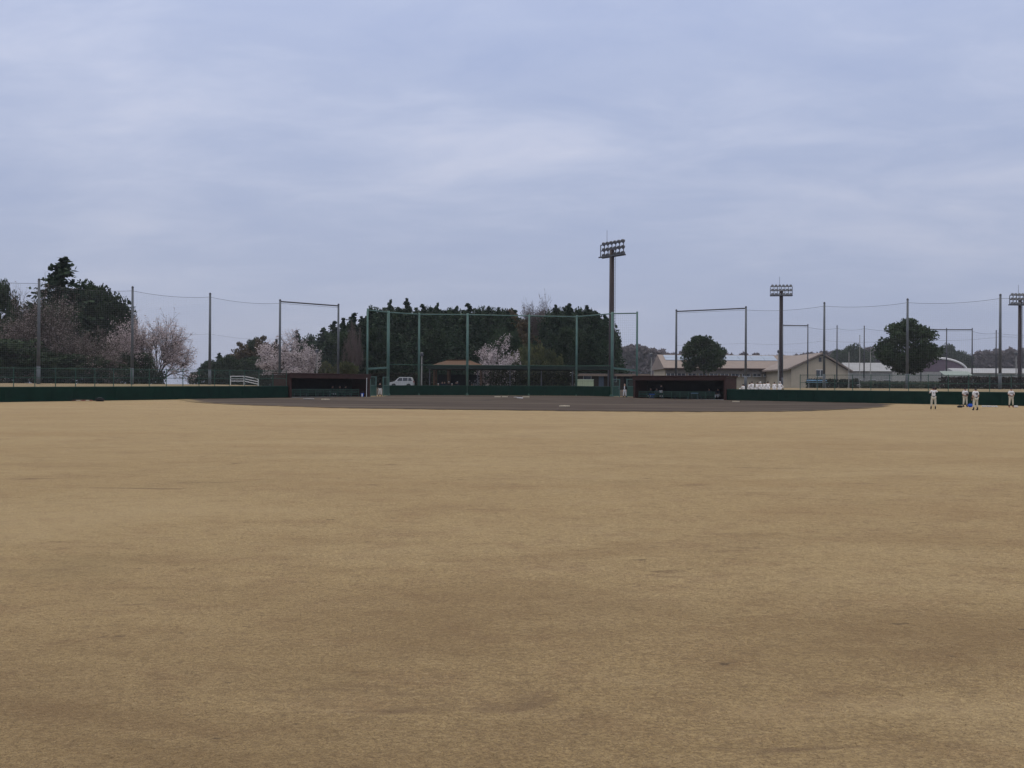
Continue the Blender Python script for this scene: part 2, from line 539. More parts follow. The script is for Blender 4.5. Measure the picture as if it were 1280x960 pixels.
def tri_mesh(name, V, k):
    me = bpy.data.meshes.new(name)
    nf = V.shape[0]
    me.vertices.add(nf * k)
    me.vertices.foreach_set('co', V.reshape(-1).astype(np.float32))
    me.loops.add(nf * k)
    me.loops.foreach_set('vertex_index', np.arange(nf * k, dtype=np.int32))
    me.polygons.add(nf)
    me.polygons.foreach_set('loop_start', np.arange(0, nf * k, k, dtype=np.int32))
    me.polygons.foreach_set('loop_total', np.full(nf, k, dtype=np.int32))
    me.update(calc_edges=True)
    return me
me = tri_mesh('dry_grass', V, 3)
me.materials.append(mat('straw', (0.40, 0.31, 0.18), 0.8, c2=(0.15, 0.09, 0.045), vscale=30, trans=0.3))
o = bpy.data.objects.new('dry_grass', me)
col.objects.link(o)
tag(o, kind='stuff')

# ------------------------------------------------------------------ materials of built things
M = dict(
    pad=mat('green_padding', (0.004, 0.027, 0.019), 0.8, spec=0.1, c2=(0.0025, 0.018, 0.013), vscale=1.2),
    pad_cap=mat('green_padding_cap', (0.011, 0.04, 0.031), 0.6),
    link=mat('green_coated_wire', (0.035, 0.075, 0.065), 0.5),
    steel=mat('weathered_grey_steel', (0.115, 0.13, 0.15), 0.55, 0.25, 1.5),
    steel_dark=mat('dark_grey_steel', (0.09, 0.095, 0.115), 0.55, 0.2, 1.5),
    conc=mat('pale_concrete', (0.36, 0.36, 0.35), 0.9, 0.25, 2.0),
    cable=mat('dark_cable', (0.07, 0.075, 0.085), 0.6),
    net=mat('grey_netting', (0.22, 0.23, 0.26), 0.8),
    bgreen=mat('pale_green_paint', (0.08, 0.16, 0.145), 0.55, 0.2, 1.2),
    bgreen2=mat('mid_green_paint', (0.035, 0.095, 0.075), 0.55, 0.2, 1.5),
    gnet=mat('dark_green_netting', (0.03, 0.065, 0.055), 0.8),
    dgreen2=mat('green_rail_net', (0.012, 0.037, 0.028), 0.7, 0.4, 1.5),
    brown=mat('reddish_brown_paint', (0.046, 0.018, 0.0145), 0.7, 0.3, 2.0),
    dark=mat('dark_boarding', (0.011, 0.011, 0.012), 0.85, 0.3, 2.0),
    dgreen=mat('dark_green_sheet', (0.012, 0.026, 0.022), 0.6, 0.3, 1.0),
    rust=mat('dark_red_brown_steel', (0.024, 0.013, 0.017), 0.55, 0.25, 0.8),
    lampm=mat('lamp_housing_grey', (0.10, 0.105, 0.12), 0.4, 0.1, 2.0, metal=0.3),
    lampg=mat('lamp_glass', (0.34, 0.35, 0.38), 0.15),
    white=mat('white_paint', (0.75, 0.76, 0.78), 0.5, 0.08, 3.0),
    beige=mat('beige_render', (0.50, 0.435, 0.34), 0.9, 0.12, 0.8),
    roof=mat('pinkish_tan_roof', (0.23, 0.185, 0.165), 0.7, 0.15, 0.9),
    panel=mat('blue_grey_roof_sheet', (0.28, 0.34, 0.44), 0.4, 0.1, 1.0),
    glass=mat('window_glass', (0.05, 0.06, 0.075), 0.08, spec=0.6),
    tan=mat('orange_tan_tiles', (0.105, 0.056, 0.031), 0.9, 0.35, 2.5),
    tanpost=mat('brown_timber', (0.10, 0.055, 0.032), 0.8, 0.3, 2.5),
    bark=mat('grey_brown_bark', (0.085, 0.068, 0.058), 0.95, 0.35, 4.0),
    twig=mat('bare_twig', (0.15, 0.118, 0.112), 0.95, 0.3, 2.0),
    skin=mat('skin', (0.42, 0.26, 0.19), 0.6),
    hair=mat('black_hair', (0.012, 0.011, 0.011), 0.5),
    jersey=mat('white_jersey', (0.78, 0.78, 0.80), 0.9, 0.08, 6.0),
    cream=mat('cream_trousers', (0.60, 0.57, 0.47), 0.9, 0.08, 6.0),
    navy=mat('navy_cloth', (0.015, 0.018, 0.032), 0.9),
    black=mat('black_cloth', (0.012, 0.012, 0.014), 0.85),
    shoe=mat('dark_leather', (0.02, 0.016, 0.015), 0.5),
    redshoe=mat('red_shoe', (0.22, 0.045, 0.03), 0.5),
    leather=mat('brown_leather', (0.03, 0.016, 0.01), 0.6),
    blue=mat('bright_blue_nylon', (0.02, 0.10, 0.55), 0.6, 0.15, 5.0),
    lightblue=mat('pale_blue_plastic', (0.20, 0.36, 0.52), 0.5),
    dimblue=mat('shaded_blue_door', (0.07, 0.095, 0.13), 0.5),  # pale blue door, its colour darkened for the shade under the stand
    palegreen=mat('pale_green_panel', (0.42, 0.50, 0.34), 0.6, 0.12, 2.0),
    rubber=mat('black_rubber', (0.015, 0.015, 0.015), 0.8),
    base=mat('scuffed_white_base', (0.62, 0.55, 0.42), 0.8, 0.2, 6.0),
    redwhite=mat('red_lacquer', (0.22, 0.05, 0.04), 0.5),
)
def foliage(name, c, c2, trans=0.12, rand=0.35):
    return mat(name, c, 0.85, c2=c2, vscale=0.55, rand=rand, trans=trans, spec=0.15)
M_CEDAR = foliage('cedar_needles', (0.046, 0.076, 0.042), (0.020, 0.036, 0.025))
M_EVER = foliage('evergreen_leaves', (0.044, 0.07, 0.034), (0.019, 0.033, 0.021))
M_BUSH = foliage('olive_leaves', (0.115, 0.118, 0.05), (0.05, 0.062, 0.03))
M_RUSSET = foliage('russet_leaves', (0.12, 0.088, 0.052), (0.055, 0.045, 0.03))
M_HEDGE = foliage('dark_red_hedge_leaves', (0.048, 0.026, 0.024), (0.022, 0.016, 0.014))
M_BLOSSOM = foliage('pale_pink_blossom', (0.70, 0.63, 0.655), (0.42, 0.37, 0.39), 0.3, 0.2)
M_BUD = foliage('dull_pink_buds', (0.31, 0.262, 0.258), (0.17, 0.142, 0.14), 0.25, 0.2)
M_BLUSH = foliage('faded_pink_blossom', (0.60, 0.515, 0.53), (0.35, 0.295, 0.305), 0.3, 0.15)
M_FAR = foliage('bare_wood_far', (0.17, 0.14, 0.15), (0.10, 0.092, 0.10), 0.2, 0.2)

# ------------------------------------------------------------------ trees
def cards(points, size, flat=0.0):
    """leaf-sized quads with random tilt at the points"""
    P = np.asarray(points)
    k = len(P)
    a = rng.normal(size=(k, 3)); a /= np.linalg.norm(a, axis=1, keepdims=True)
    b = rng.normal(size=(k, 3)); b -= (a * b).sum(1, keepdims=True) * a
    b /= np.linalg.norm(b, axis=1, keepdims=True)
    if flat:
        a[:, 2] *= 1 - flat; b[:, 2] *= 1 - flat
    s = (size * (0.5 + rng.random(k)))[:, None] / 2
    e = s * (0.45 + 0.4 * rng.random(k))[:, None]
    V = np.empty((k, 4, 3))
    V[:, 0] = P - a * s; V[:, 1] = P - b * e
    V[:, 2] = P + a * s; V[:, 3] = P + b * e
    return V
def crown_obj(name, V, m, parent):
    me = tri_mesh(name, V, V.shape[1])
    me.materials.append(m)
    o = bpy.data.objects.new(name, me)
    col.objects.link(o)
    o.parent = parent
    return o

def conifer_points(H, Rd, n=4200, start=0.12, power=0.8, seed=0):
    r = random.Random(seed + 1)
    pts = []
    nbr = 210
    per = n // nbr
    for i in range(nbr):
        u = (i + r.random()) / nbr
        u = 1 - (1 - u) ** (1 / 1.55)
        z = H * (start + (1 - start) * u)
        rad = Rd * (1 - u) ** power * r.uniform(0.6, 1.2) + 0.03
        a = r.uniform(0, 2 * math.pi)
        for k in range(per):
            t = r.random() ** 0.6
            sp = 0.04 + 0.17 * rad * (0.4 + t)
            pts.append((math.cos(a) * rad * t + r.gauss(0, sp), math.sin(a) * rad * t + r.gauss(0, sp),
                        z - 0.25 * rad * t * t + 0.12 * rad * (1 - t) + r.gauss(0, 0.09 + 0.10 * rad)))
    return [(x, y, min(z, H)) for x, y, z in pts]
def round_points(H, Rd, n=5200, bottom=0.16, lobes=46, seed=0, flatten=1.0):
    r = random.Random(seed)
    cz, rz = H * (1 + bottom) / 2, H * (1 - bottom) / 2
    pts = []
    L = []
    for i in range(lobes):
        while True:
            v = Vector((r.uniform(-1, 1), r.uniform(-1, 1), r.uniform(-1, 1)))
            if 0.2 < v.length < 1: break
        v = v.normalized() * (v.length ** 0.6) * r.uniform(.7, .84)
        L.append((Vector((v.x * Rd, v.y * Rd, v.z * rz)), r.uniform(0.2, 0.36) * Rd))
    for i in range(n):
        c, q = L[i % lobes]
        v = Vector((r.gauss(0, 1), r.gauss(0, 1), r.gauss(0, 1))).normalized() * q * (r.random() ** 0.4)
        p = c + Vector((v.x, v.y, v.z * 0.75))
        pts.append((p.x, p.y, p.z + cz))
    return pts
def trunk_mb(H, r0, forks=0, seed=0, spread=1.0):
    r = random.Random(seed)
    b = MB()
    pts = [(r.gauss(0, .04) * i, r.gauss(0, .04) * i, H * i / 5) for i in range(6)]
    b.tube(pts, [r0 * (1.25 if i == 0 else 1 - 0.15 * i) for i in range(6)], 8)
    for k in range(forks):
        a = 2 * math.pi * (k + r.random() * .6) / forks
        p0 = Vector(pts[3 + k % 2])
        p2 = p0 + Vector((math.cos(a) * spread, math.sin(a) * spread, H * r.uniform(.35, .6)))
        b.tube([p0, (p0 + p2) / 2 + Vector((0, 0, -.1)), p2], [r0 * .5, r0 * .38, r0 * .15], 6)
    return b
def limbs(H, Rd, levels, seed, trunk_h=0.22, r0=0.22, kids=3, up=0.5, straight=0.0, flat=0.0, first=0):
    """recursive branching; returns branch builder and the twig tips"""
    r = random.Random(seed)
    b = MB()
    tips = []
    def grow(p, d, L, rad, lev):
        q = p + d * L * .5 + Vector((r.gauss(0, .05), r.gauss(0, .05), r.gauss(0, .03))) * L
        e = p + d * L
        b.tube([p, q, e], [rad, rad * .8, rad * .6], 5 if lev < 2 else 3, caps=False)
        if lev >= 1:
            tips.append((q, lev)); tips.append((e, lev))
        if lev == levels:
            return
        for k in range((first or kids + 1) if lev == 0 else kids):
            a = r.uniform(0, 2 * math.pi) if lev else 2 * math.pi * (k + r.random() * .5) / (first or kids + 1)
            s = d.orthogonal().normalized()
            s = (Matrix.Rotation(a, 3, d) @ s)
            nd = d * r.uniform(.55 + straight, 1.0 + straight) + s * r.uniform(.45, .95) + Vector((0, 0, up * r.uniform(0, .5)))
            nd.z *= 1 - flat
            nd.normalize()
            if lev == 0:
                nd = (Vector((math.cos(a) * Rd, math.sin(a) * Rd, H * (r.uniform(.35, .75) if not first else (.25, .9, .55, 1.5, .4, 1.0)[k % 6])))).normalized()
            grow(e if k % 3 else q, nd, L * r.uniform(.6, .85) if lev else math.hypot(Rd, H) * r.uniform(.24, .32), max(rad * .58, .010), lev + 1)
    grow(Vector((0, 0, -.1)), Vector((r.gauss(0, .05), r.gauss(0, .05), 1)).normalized(), H * trunk_h, r0, 0)
    return b, tips

PROTO = {}
def make_tree(kind, variant):
    """one tree of each kind at unit placement; later ones are copies that share its meshes"""
    key = (kind, variant)
    if key in PROTO:
        return PROTO[key]
    sd = hash((len(kind) * 13 + variant * 101)) % 9999
    name = {'cedar': 'cedar_tree', 'ever': 'evergreen_tree', 'bush': 'leafy_bush', 'russet': 'russet_tree', 'blossom': 'cherry_tree', 'bud': 'cherry_tree',
            'bare': 'bare_tree', 'sparse': 'conifer_tree'}[kind]
    root = bpy.data.objects.new(name, None)
    col.objects.link(root)
    if kind == 'cedar':
        part('trunk', trunk_mb(9.0, 0.2, 0, sd), M['bark'], root)
        crown_obj('crown', cards(conifer_points(12, 2.6, 9500, 0.06, 0.74 + 0.09 * (variant % 3), sd), 0.31), M_CEDAR, root)
    elif kind == 'sparse':
        part('trunk', trunk_mb(10.5, 0.2, 0, sd), M['bark'], root)
        crown_obj('crown', cards(conifer_points(12, 2.8, 4800, 0.08, 0.72, sd), 0.38), M_CEDAR, root)
    elif kind == 'ever':
        part('trunk', trunk_mb(5.5, 0.26, 5, sd, 1.6), M['bark'], root)
        crown_obj('crown', cards(round_points(10, 4.4, 17000, {4: .23, 5: .15}.get(variant, .08), {4: 60, 5: 84}.get(variant, 95), sd), 0.34), M_EVER, root)
    elif kind == 'bush':
        part('trunk', trunk_mb(1.2, 0.1, 4, sd, .8), M['bark'], root)
        crown_obj('crown', cards(round_points(3.2, 2.4, 3200, 0.0, 30, sd), 0.27), M_BUSH, root)
    elif kind == 'russet':
        part('trunk', trunk_mb(5.5, 0.2, 5, sd, 1.4), M['bark'], root)
        crown_obj('crown', cards(round_points(9, 2.9, 5200, 0.12, 40, sd), 0.34), M_RUSSET, root)
    elif kind in ('blossom', 'bud'):
        b, tips = limbs(6.0, 5.0, 5, sd, 0.14, 0.2, 4, .3, 0.0 if kind == 'blossom' else .35, .45 if kind == 'blossom' else .0, 5 if kind == 'blossom' else 8)
        part('trunk', b, M['bark'], root)
        pts = []
        r = random.Random(sd)
        for p, lev in tips:
            if lev < 2: continue
            for _ in range((r.choice((0, 0, 4, 12)) if kind == 'blossom' else 4)):
                pts.append((p.x + r.gauss(0, .22), p.y + r.gauss(0, .22), p.z + r.gauss(0, .10)))
        r.shuffle(pts)
        pts = pts[:(9500 if kind == 'blossom' else 11500 if variant < 2 else 6000)]
        crown_obj('crown', cards(pts, 0.23 if kind == 'blossom' else (0.2 if variant < 2 else 0.16), 0.5), M_BLOSSOM if kind == 'blossom' else M_BLUSH if variant < 2 else M_BUD, root)
    elif kind == 'bare':
        b, tips = limbs(8.5, 3.2, 5, sd, 0.28, 0.2, 4, .9)
        part('trunk', b, M['twig'], root)
        pts = []
        r = random.Random(sd)
        for p, lev in tips:
            if lev < 4: continue
            for _ in range(4):
                pts.append((p.x + r.gauss(0, .26), p.y + r.gauss(0, .26), p.z + r.gauss(0, .26)))
        r.shuffle(pts)
        V = cards(pts[:10000], 0.55)
        V[:, 1] = V[:, 0] * .5 + V[:, 2] * .5 + (V[:, 1] - (V[:, 0] + V[:, 2]) / 2) * .12
        V[:, 3] = V[:, 0] * .5 + V[:, 2] * .5 + (V[:, 3] - (V[:, 0] + V[:, 2]) / 2) * .12
        crown_obj('crown', V, M['twig'], root)
    zs = []
    xs_ = []
    for c in root.children:
        a = np.empty(len(c.data.vertices) * 3, dtype=np.float32)
        c.data.vertices.foreach_get('co', a)
        a = a.reshape(-1, 3)
        tw = kind in ('blossom', 'bud', 'bare')
        zs.append(np.percentile(a[:, 2], 99.4 if tw else 99.8)); xs_.append(np.percentile(np.abs(a[:, 0]), 94 if tw else 98))
    root['used'] = 0
    PROTO[key] = (root, max(zs), max(xs_))
    return PROTO[key]
def tree(kind, variant, px, Y, py_top, half_px, label, group=None, rot=None, cat='tree', sink=0.0):
    """stand a tree on the ground so that it reaches photo row py_top and is half_px wide to each side"""
    root, H, W = make_tree(kind, variant)
    if root['used']:
        root = copy_tree(root)
    root['used'] = 1
    p = on(px, Y)
    top = at(px, py_top, Y).z
    s = (top - p.z) / H
    sw = half_px * Y / F / W
    root.location = (p.x, p.y, p.z - 0.05 - sink)
    root.scale = (sw, sw, s)
    root.rotation_euler = (0, 0, rot if rot is not None else random.uniform(0, 6.28))
    tag(root, label, cat, group)
    return root

# the grove behind the backstop (photo column, row of the top, half width, distance)
grove = 'trees of the grove behind the backstop'
spec = [
    (404, 410, 11, 172, 'cedar'), (417, 402, 11, 176, 'cedar'), (429, 398, 10, 180, 'cedar'), (442, 392, 11, 174, 'cedar'), (452, 396, 11, 178, 'cedar'), (463, 386, 11, 182, 'cedar'),
    (476, 388, 12, 172, 'cedar'), (487, 376, 11, 184, 'sparse'), (498, 385, 12, 176, 'cedar'), (508, 374, 11, 186, 'cedar'), (519, 386, 12, 174, 'cedar'),
    (528, 381, 10, 188, 'cedar'), (538, 385, 11, 178, 'cedar'), (546, 380, 10, 186, 'sparse'), (557, 389, 12, 174, 'cedar'), (571, 384, 11, 184, 'cedar'), (585, 380, 12, 180, 'cedar'),
    (597, 388, 11, 176, 'cedar'), (611, 384, 11, 184, 'cedar'), (622, 385, 11, 178, 'cedar'), (634, 390, 12, 174, 'cedar'), (643, 388, 13, 182, 'russet'),
    (668, 420, 13, 172, 'cedar'), (681, 404, 12, 180, 'cedar'), (694, 382, 11, 176, 'cedar'), (705, 386, 12, 184, 'cedar'), (711, 380, 11, 178, 'cedar'), (722, 388, 11, 174, 'cedar'),
    (734, 383, 13, 182, 'cedar'), (745, 391, 12, 176, 'cedar'), (755, 395, 12, 180, 'cedar'), (765, 418, 8, 176, 'cedar'),
    (654, 404, 13, 168, 'russet'),
]
ordn = ['first', 'second', 'third', 'fourth', 'fifth', 'sixth', 'seventh', 'eighth', 'ninth', 'tenth', 'eleventh', 'twelfth', 'thirteenth', 'fourteenth', 'fifteenth', 'sixteenth',
        'seventeenth', 'eighteenth', 'nineteenth', 'twentieth', 'twenty-first', 'twenty-second', 'twenty-third', 'twenty-fourth', 'twenty-fifth', 'twenty-sixth', 'twenty-seventh', 'twenty-eighth', 'twenty-ninth', 'thirtieth', 'thirty-first']
ced = sorted([s for s in spec if s[4] == 'cedar'])
spa = sorted([s for s in spec if s[4] == 'sparse'])
rus = sorted([s for s in spec if s[4] == 'russet'])
for i, s in enumerate(spec):
    px, top, hw, Y, kind = s
    hw = hw * (2.05 if kind == 'cedar' else 1.5)
    if kind == 'cedar':
        lab = 'dark cedar of the grove behind the backstop, %s cedar from its left edge' % ordn[ced.index(s)]
        if px == 508: lab = 'tallest pointed dark cedar of the grove left of the light tower'
        if px == 765: lab = 'low dark cedar at the right end of the grove beside the light tower'
        if px == 404: lab = 'dark cedar at the left end of the grove beside the pink cherry tree'
        if px == 734: lab = 'round topped dark cedar just left of the tall light tower'
    elif kind == 'sparse':
        lab = ['ragged conifer with two separate tips above the left backstop beam', 'thin topped ragged conifer above the backstop beam, right of the ragged twin tipped one'][spa.index(s)]
    else:
        lab = ['brownish olive tree among dark cedars left of the bare treetops', 'lower russet tree in front of the grove under the bare treetops'][rus.index(s)]
    tree(kind, i % 5 if kind == 'cedar' else i % 2, px, Y, top, hw, lab, grove)
back = list(range(468, 645, 11)) + [690, 701, 713, 724, 736, 747, 757]
for i, px in enumerate(back):
    tree('ever' if i % 3 != 1 else 'cedar', (i + 2) % 3, px, 192 + (i * 5) % 7, 385 + (i * 37) % 6 + max(0, px - 742) * .8, 17 if i % 3 != 1 else 26, 'dark tree in the back row of the grove, %s from the left' % ordn[i], 'back row of the grove')
# second, lower row closes the foot of the grove
foot = [(408, 440, 13), (424, 430, 14), (438, 432, 13), (455, 428, 14), (474, 424, 15), (497, 426, 16), (520, 424, 16), (545, 426, 16), (570, 422, 16), (600, 424, 16), (632, 426, 15), (668, 440, 14), (690, 432, 15), (712, 424, 15), (735, 424, 15), (755, 434, 12)]
for i, (px, top, hw) in enumerate(foot):
    tree('ever' if i % 3 == 1 else 'cedar', i % 5, px, 163 + (i * 7) % 5, top - 14, hw * 1.35, 'low dark tree, %s of the low row at the foot of the grove' % ordn[i], 'low cedars at the foot of the grove')
for i, (px, top, hw) in enumerate([(660, 384, 15), (675, 378, 16), (686, 386, 12)]):
    tree('bare', i, px, 196, top, hw, 'leafless tree showing behind the dark grove, %s of three bare treetops' % ['leftmost', 'middle', 'rightmost'][i], 'bare treetops behind the grove')
tree('bare', 3, 441, 158, 406, 10, 'leafless reddish tree with a straight trunk before the dark grove at left')
tree('bush', 0, 412, 150, 452, 13, 'olive bush rising behind the left dugout roof, nearer its middle', 'bushes behind the dugouts and stand', cat='bush')
tree('bush', 1, 434, 150, 452, 13, 'olive brown bush behind the left dugout, under the leafless reddish tree', 'bushes behind the dugouts and stand', cat='bush')
for i, (px, top, hw) in enumerate([(649, 436, 12), (664, 430, 14), (682, 432, 15), (697, 444, 10), (652, 448, 14), (676, 446, 15)]):
    tree('bush', i % 3, px, 158 - (i > 3) * 3, top, hw,
         ['olive bush right beside the middle cherry tree', 'tall olive bush left of a green backstop post', 'large greenish bush right of a green backstop post', 'small olive bush at the right end of the clump',
          'low olive bush at the front left of the clump', 'low olive bush at the front right of the clump'][i], 'olive bushes behind the stand roof', cat='bush')
# cherry trees
tree('blossom', 1, 619, 152, 423, 24, 'pale pink cherry tree behind the stand roof at the middle of the grove', 'cherry trees in blossom', rot=2.2)
tree('blossom', 1, 350, 140, 417, 30, 'pale pink cherry tree in full blossom left of the left dugout', 'cherry trees in blossom')
tree('blossom', 2, 374, 143, 420, 22, 'smaller pale pink cherry tree close behind a grey net pole', 'cherry trees in blossom')
tree('bud', 0, 198, 128, 396, 37, 'pinkish half bare cherry tree with spreading branches at the edge of the left grove', 'half bare cherry trees on the left bank')
tree('bud', 1, 160, 126, 404, 34, 'pale pink cherry tree leaning out before the dark evergreen at left', 'half bare cherry trees on the left bank')
tree('bud', 2, 50, 121, 364, 46, 'large dull pink cherry tree behind the leftmost net pole', 'half bare cherry trees on the left bank')
tree('bud', 3, 108, 119, 410, 44, 'low dull pink cherry tree between the two leftmost net poles', 'half bare cherry trees on the left bank')
tree('bud', 4, 30, 125, 366, 30, 'dull brownish cherry tree beside the dark tree at the left edge', 'half bare cherry trees on the left bank')
# evergreens of the left grove
tree('sparse', 0, 77, 136, 323, 52, 'tall pointed conifer rising above the left grove')
tree('ever', 0, 112, 140, 354, 34, 'dark round evergreen at the right of the tall conifer', 'evergreens of the left grove')
tree('ever', 1, 142, 138, 369, 24, 'dark evergreen whose loose branches reach right behind a net pole', 'evergreens of the left grove')
tree('ever', 2, 2, 130, 352, 20, 'black green tree cut by the left edge of the view', 'evergreens of the left grove')
tree('ever', 0, 56, 128, 378, 40, 'dark evergreen behind the dull pink cherry trees at left', 'evergreens of the left grove')
tree('ever', 1, 84, 117, 442, 42, 'low dark evergreen mass under the tall conifer', 'evergreens of the left grove')
tree('ever', 2, 22, 116, 424, 44, 'low dark evergreen near the left edge, behind the leftmost net pole', 'evergreens of the left grove')
tree('ever', 3, 168, 124, 440, 22, 'low dark evergreen under the half bare cherry trees', 'evergreens of the left grove')
tree('ever', 3, 130, 120, 450, 30, 'low dark evergreen left of the second net pole', 'evergreens of the left grove')
# wooded rise left of the left dugout
for i, (px, top, hw, Y, k) in enumerate([(262, 450, 12, 190, 'ever'), (274, 441, 12, 190, 'cedar'), (287, 444, 14, 188, 'ever'), (302, 428, 15, 196, 'russet'), (318, 423, 13, 198, 'ever'), (333, 420, 14, 192, 'russet'), (248, 464, 9, 188, 'ever'),
                                       (371, 413, 13, 186, 'cedar'), (388, 419, 12, 190, 'ever'), (345, 424, 13, 196, 'cedar'), (397, 430, 10, 180, 'cedar'), (360, 440, 16, 180, 'ever'), (320, 446, 18, 182, 'ever')]):
    tree(k, i % 2, px, Y, top, hw, '%s on the rise behind the pink cherry, %s tree from the left' % ({'ever': 'dark evergreen', 'cedar': 'pointed cedar', 'russet': 'brownish tree'}[k],
         ordn[sorted([262, 274, 287, 302, 318, 333, 248, 371, 388, 345, 397, 360, 320]).index(px)]), 'trees of the wooded rise at left')
# single round evergreens on the right
tree('ever', 4, 879, 140, 420, 25.5, 'small round evergreen tree behind the right dugout')
tree('ever', 5, 1133, 126, 399, 34, 'big round dark evergreen tree on the right bank, behind a net pole')
for i, (px, top, hw, Y) in enumerate([(1066, 431, 18, 480), (1052, 437, 14, 490), (1080, 440, 14, 485), (1186, 431, 16, 530), (1201, 440, 14, 535), (1172, 436, 14, 525)]):
    tree('ever', i % 3, px, Y, top, hw, ['hazy green tree beyond the gabled building', 'hazy green tree close to the right gable edge', 'hazy green tree left of the big round evergreen',
         'hazy green tree above the arched roof', 'hazy green tree right of the arched roof', 'hazy green tree beside the big round evergreen, above the arched roof'][i], 'hazy green trees beyond the buildings')
# leafless woods far off read as one mass
def far_wood(name, spans, Y):
    pts = []
    for (x0, x1, t0, t1) in spans:
        nn = int((x1 - x0) * 60)
        for _ in range(nn):
            u = random.random()
            px = x0 + (x1 - x0) * u
            top = t0 + (t1 - t0) * u + 5 * noise.noise(Vector((px * .12, 0, 0))) + 3 * noise.noise(Vector((px * .5, 4, 0)))
            py = top + (476 - top) * random.random() ** 1.5
            p = at(px, py, Y + random.uniform(-12, 12))
            pts.append((p.x, p.y, p.z))
    V = cards(pts, 3.0)
    V[:, 1] = (V[:, 0] + V[:, 2]) / 2 + (V[:, 1] - (V[:, 0] + V[:, 2]) / 2) * .5
    me = tri_mesh(name, V, 4)
    me.materials.append(M_FAR)
    o = bpy.data.objects.new(name, me)
    col.objects.link(o)
    return tag(o, kind='stuff')
far_wood('distant_bare_wood', [(764, 800, 436, 433), (800, 830, 434, 440), (828, 850, 442, 444), (850, 1000, 441, 448), (1000, 1100, 444, 436), (1100, 1200, 442, 448), (1190, 1340, 446, 438), (1225, 1280, 440, 438)], 640)
print('trees done')

# ------------------------------------------------------------------ padded walls and chain-link fences
def padded_wall(label, P0, d, t0, t1, nrm):
    root = thing('padded_wall', label, 'wall', (*(P0 + d * t0), field_z(*(P0 + d * t0))))
    org = root.location
    body, cap = MB(), MB()
    n = max(1, int(round(abs(t1 - t0) / 2.0)))
    for i in range(n):
        a = P0 + d * (t0 + (t1 - t0) * i / n)
        b = P0 + d * (t0 + (t1 - t0) * (i + 1) / n)
        g = (b - a).normalized() * 0.006
        a, b = a + g, b - g
        za, zb = field_z(*a), field_z(*b)
        A = [(a.x, a.y), (b.x, b.y), (b.x + nrm.x * .12, b.y + nrm.y * .12), (a.x + nrm.x * .12, a.y + nrm.y * .12)]
        zs_ = (za, zb, zb, za)
        body.add([(p[0], p[1], z - .1) for p, z in zip(A, zs_)] + [(p[0], p[1], z + 1.2) for p, z in zip(A, zs_)],
                 [(0, 1, 2, 3), (7, 6, 5, 4), (0, 4, 5, 1), (1, 5, 6, 2), (2, 6, 7, 3), (3, 7, 4, 0)])
    q0, q1 = P0 + d * t0 + nrm * .06, P0 + d * t1 + nrm * .06
    pts = [q0 + (q1 - q0) * k / 12 for k in range(13)]
    cap.tube([(p.x, p.y, field_z(*p) + 1.225) for p in pts], 0.045, 6)
    recalc(part('padding', body, M['pad'], root, org))
    part('top_rail', cap, M['pad_cap'], root, org)
    return root
padded_wall('low dark green padded wall along the left of the field', LA, LD, -62, -0.1, LN)
padded_wall('low dark green padded wall along the right of the field', RA, RD, -66, 1.8, RN)
# backstop wall pad
def back_wall():
    pts = BACK[1:7]
    root = thing('padded_wall', 'low dark green padded wall at the foot of the backstop', 'wall', (*pts[0], field_z(*pts[0])))
    body, cap = MB(), MB()
    for a, b in zip(pts[:-1], pts[1:]):
        L = (b - a).length
        n = max(1, int(L / 2))
        for i in range(n):
            p, q = a + (b - a) * (i / n), a + (b - a) * ((i + 1) / n)
            mid = (p + q) / 2 - Vector((0, .1))
            body.box((mid.x, mid.y, field_z(*mid) + .55), (L / n - .012, .12, 1.3), math.atan2(b.y - a.y, b.x - a.x))
    cap.tube([(p.x, p.y - .1, field_z(*p) + 1.225) for p in pts], 0.045, 6)
    part('padding', body, M['pad'], root, root.location)
    part('top_rail', cap, M['pad_cap'], root, root.location)
back_wall()

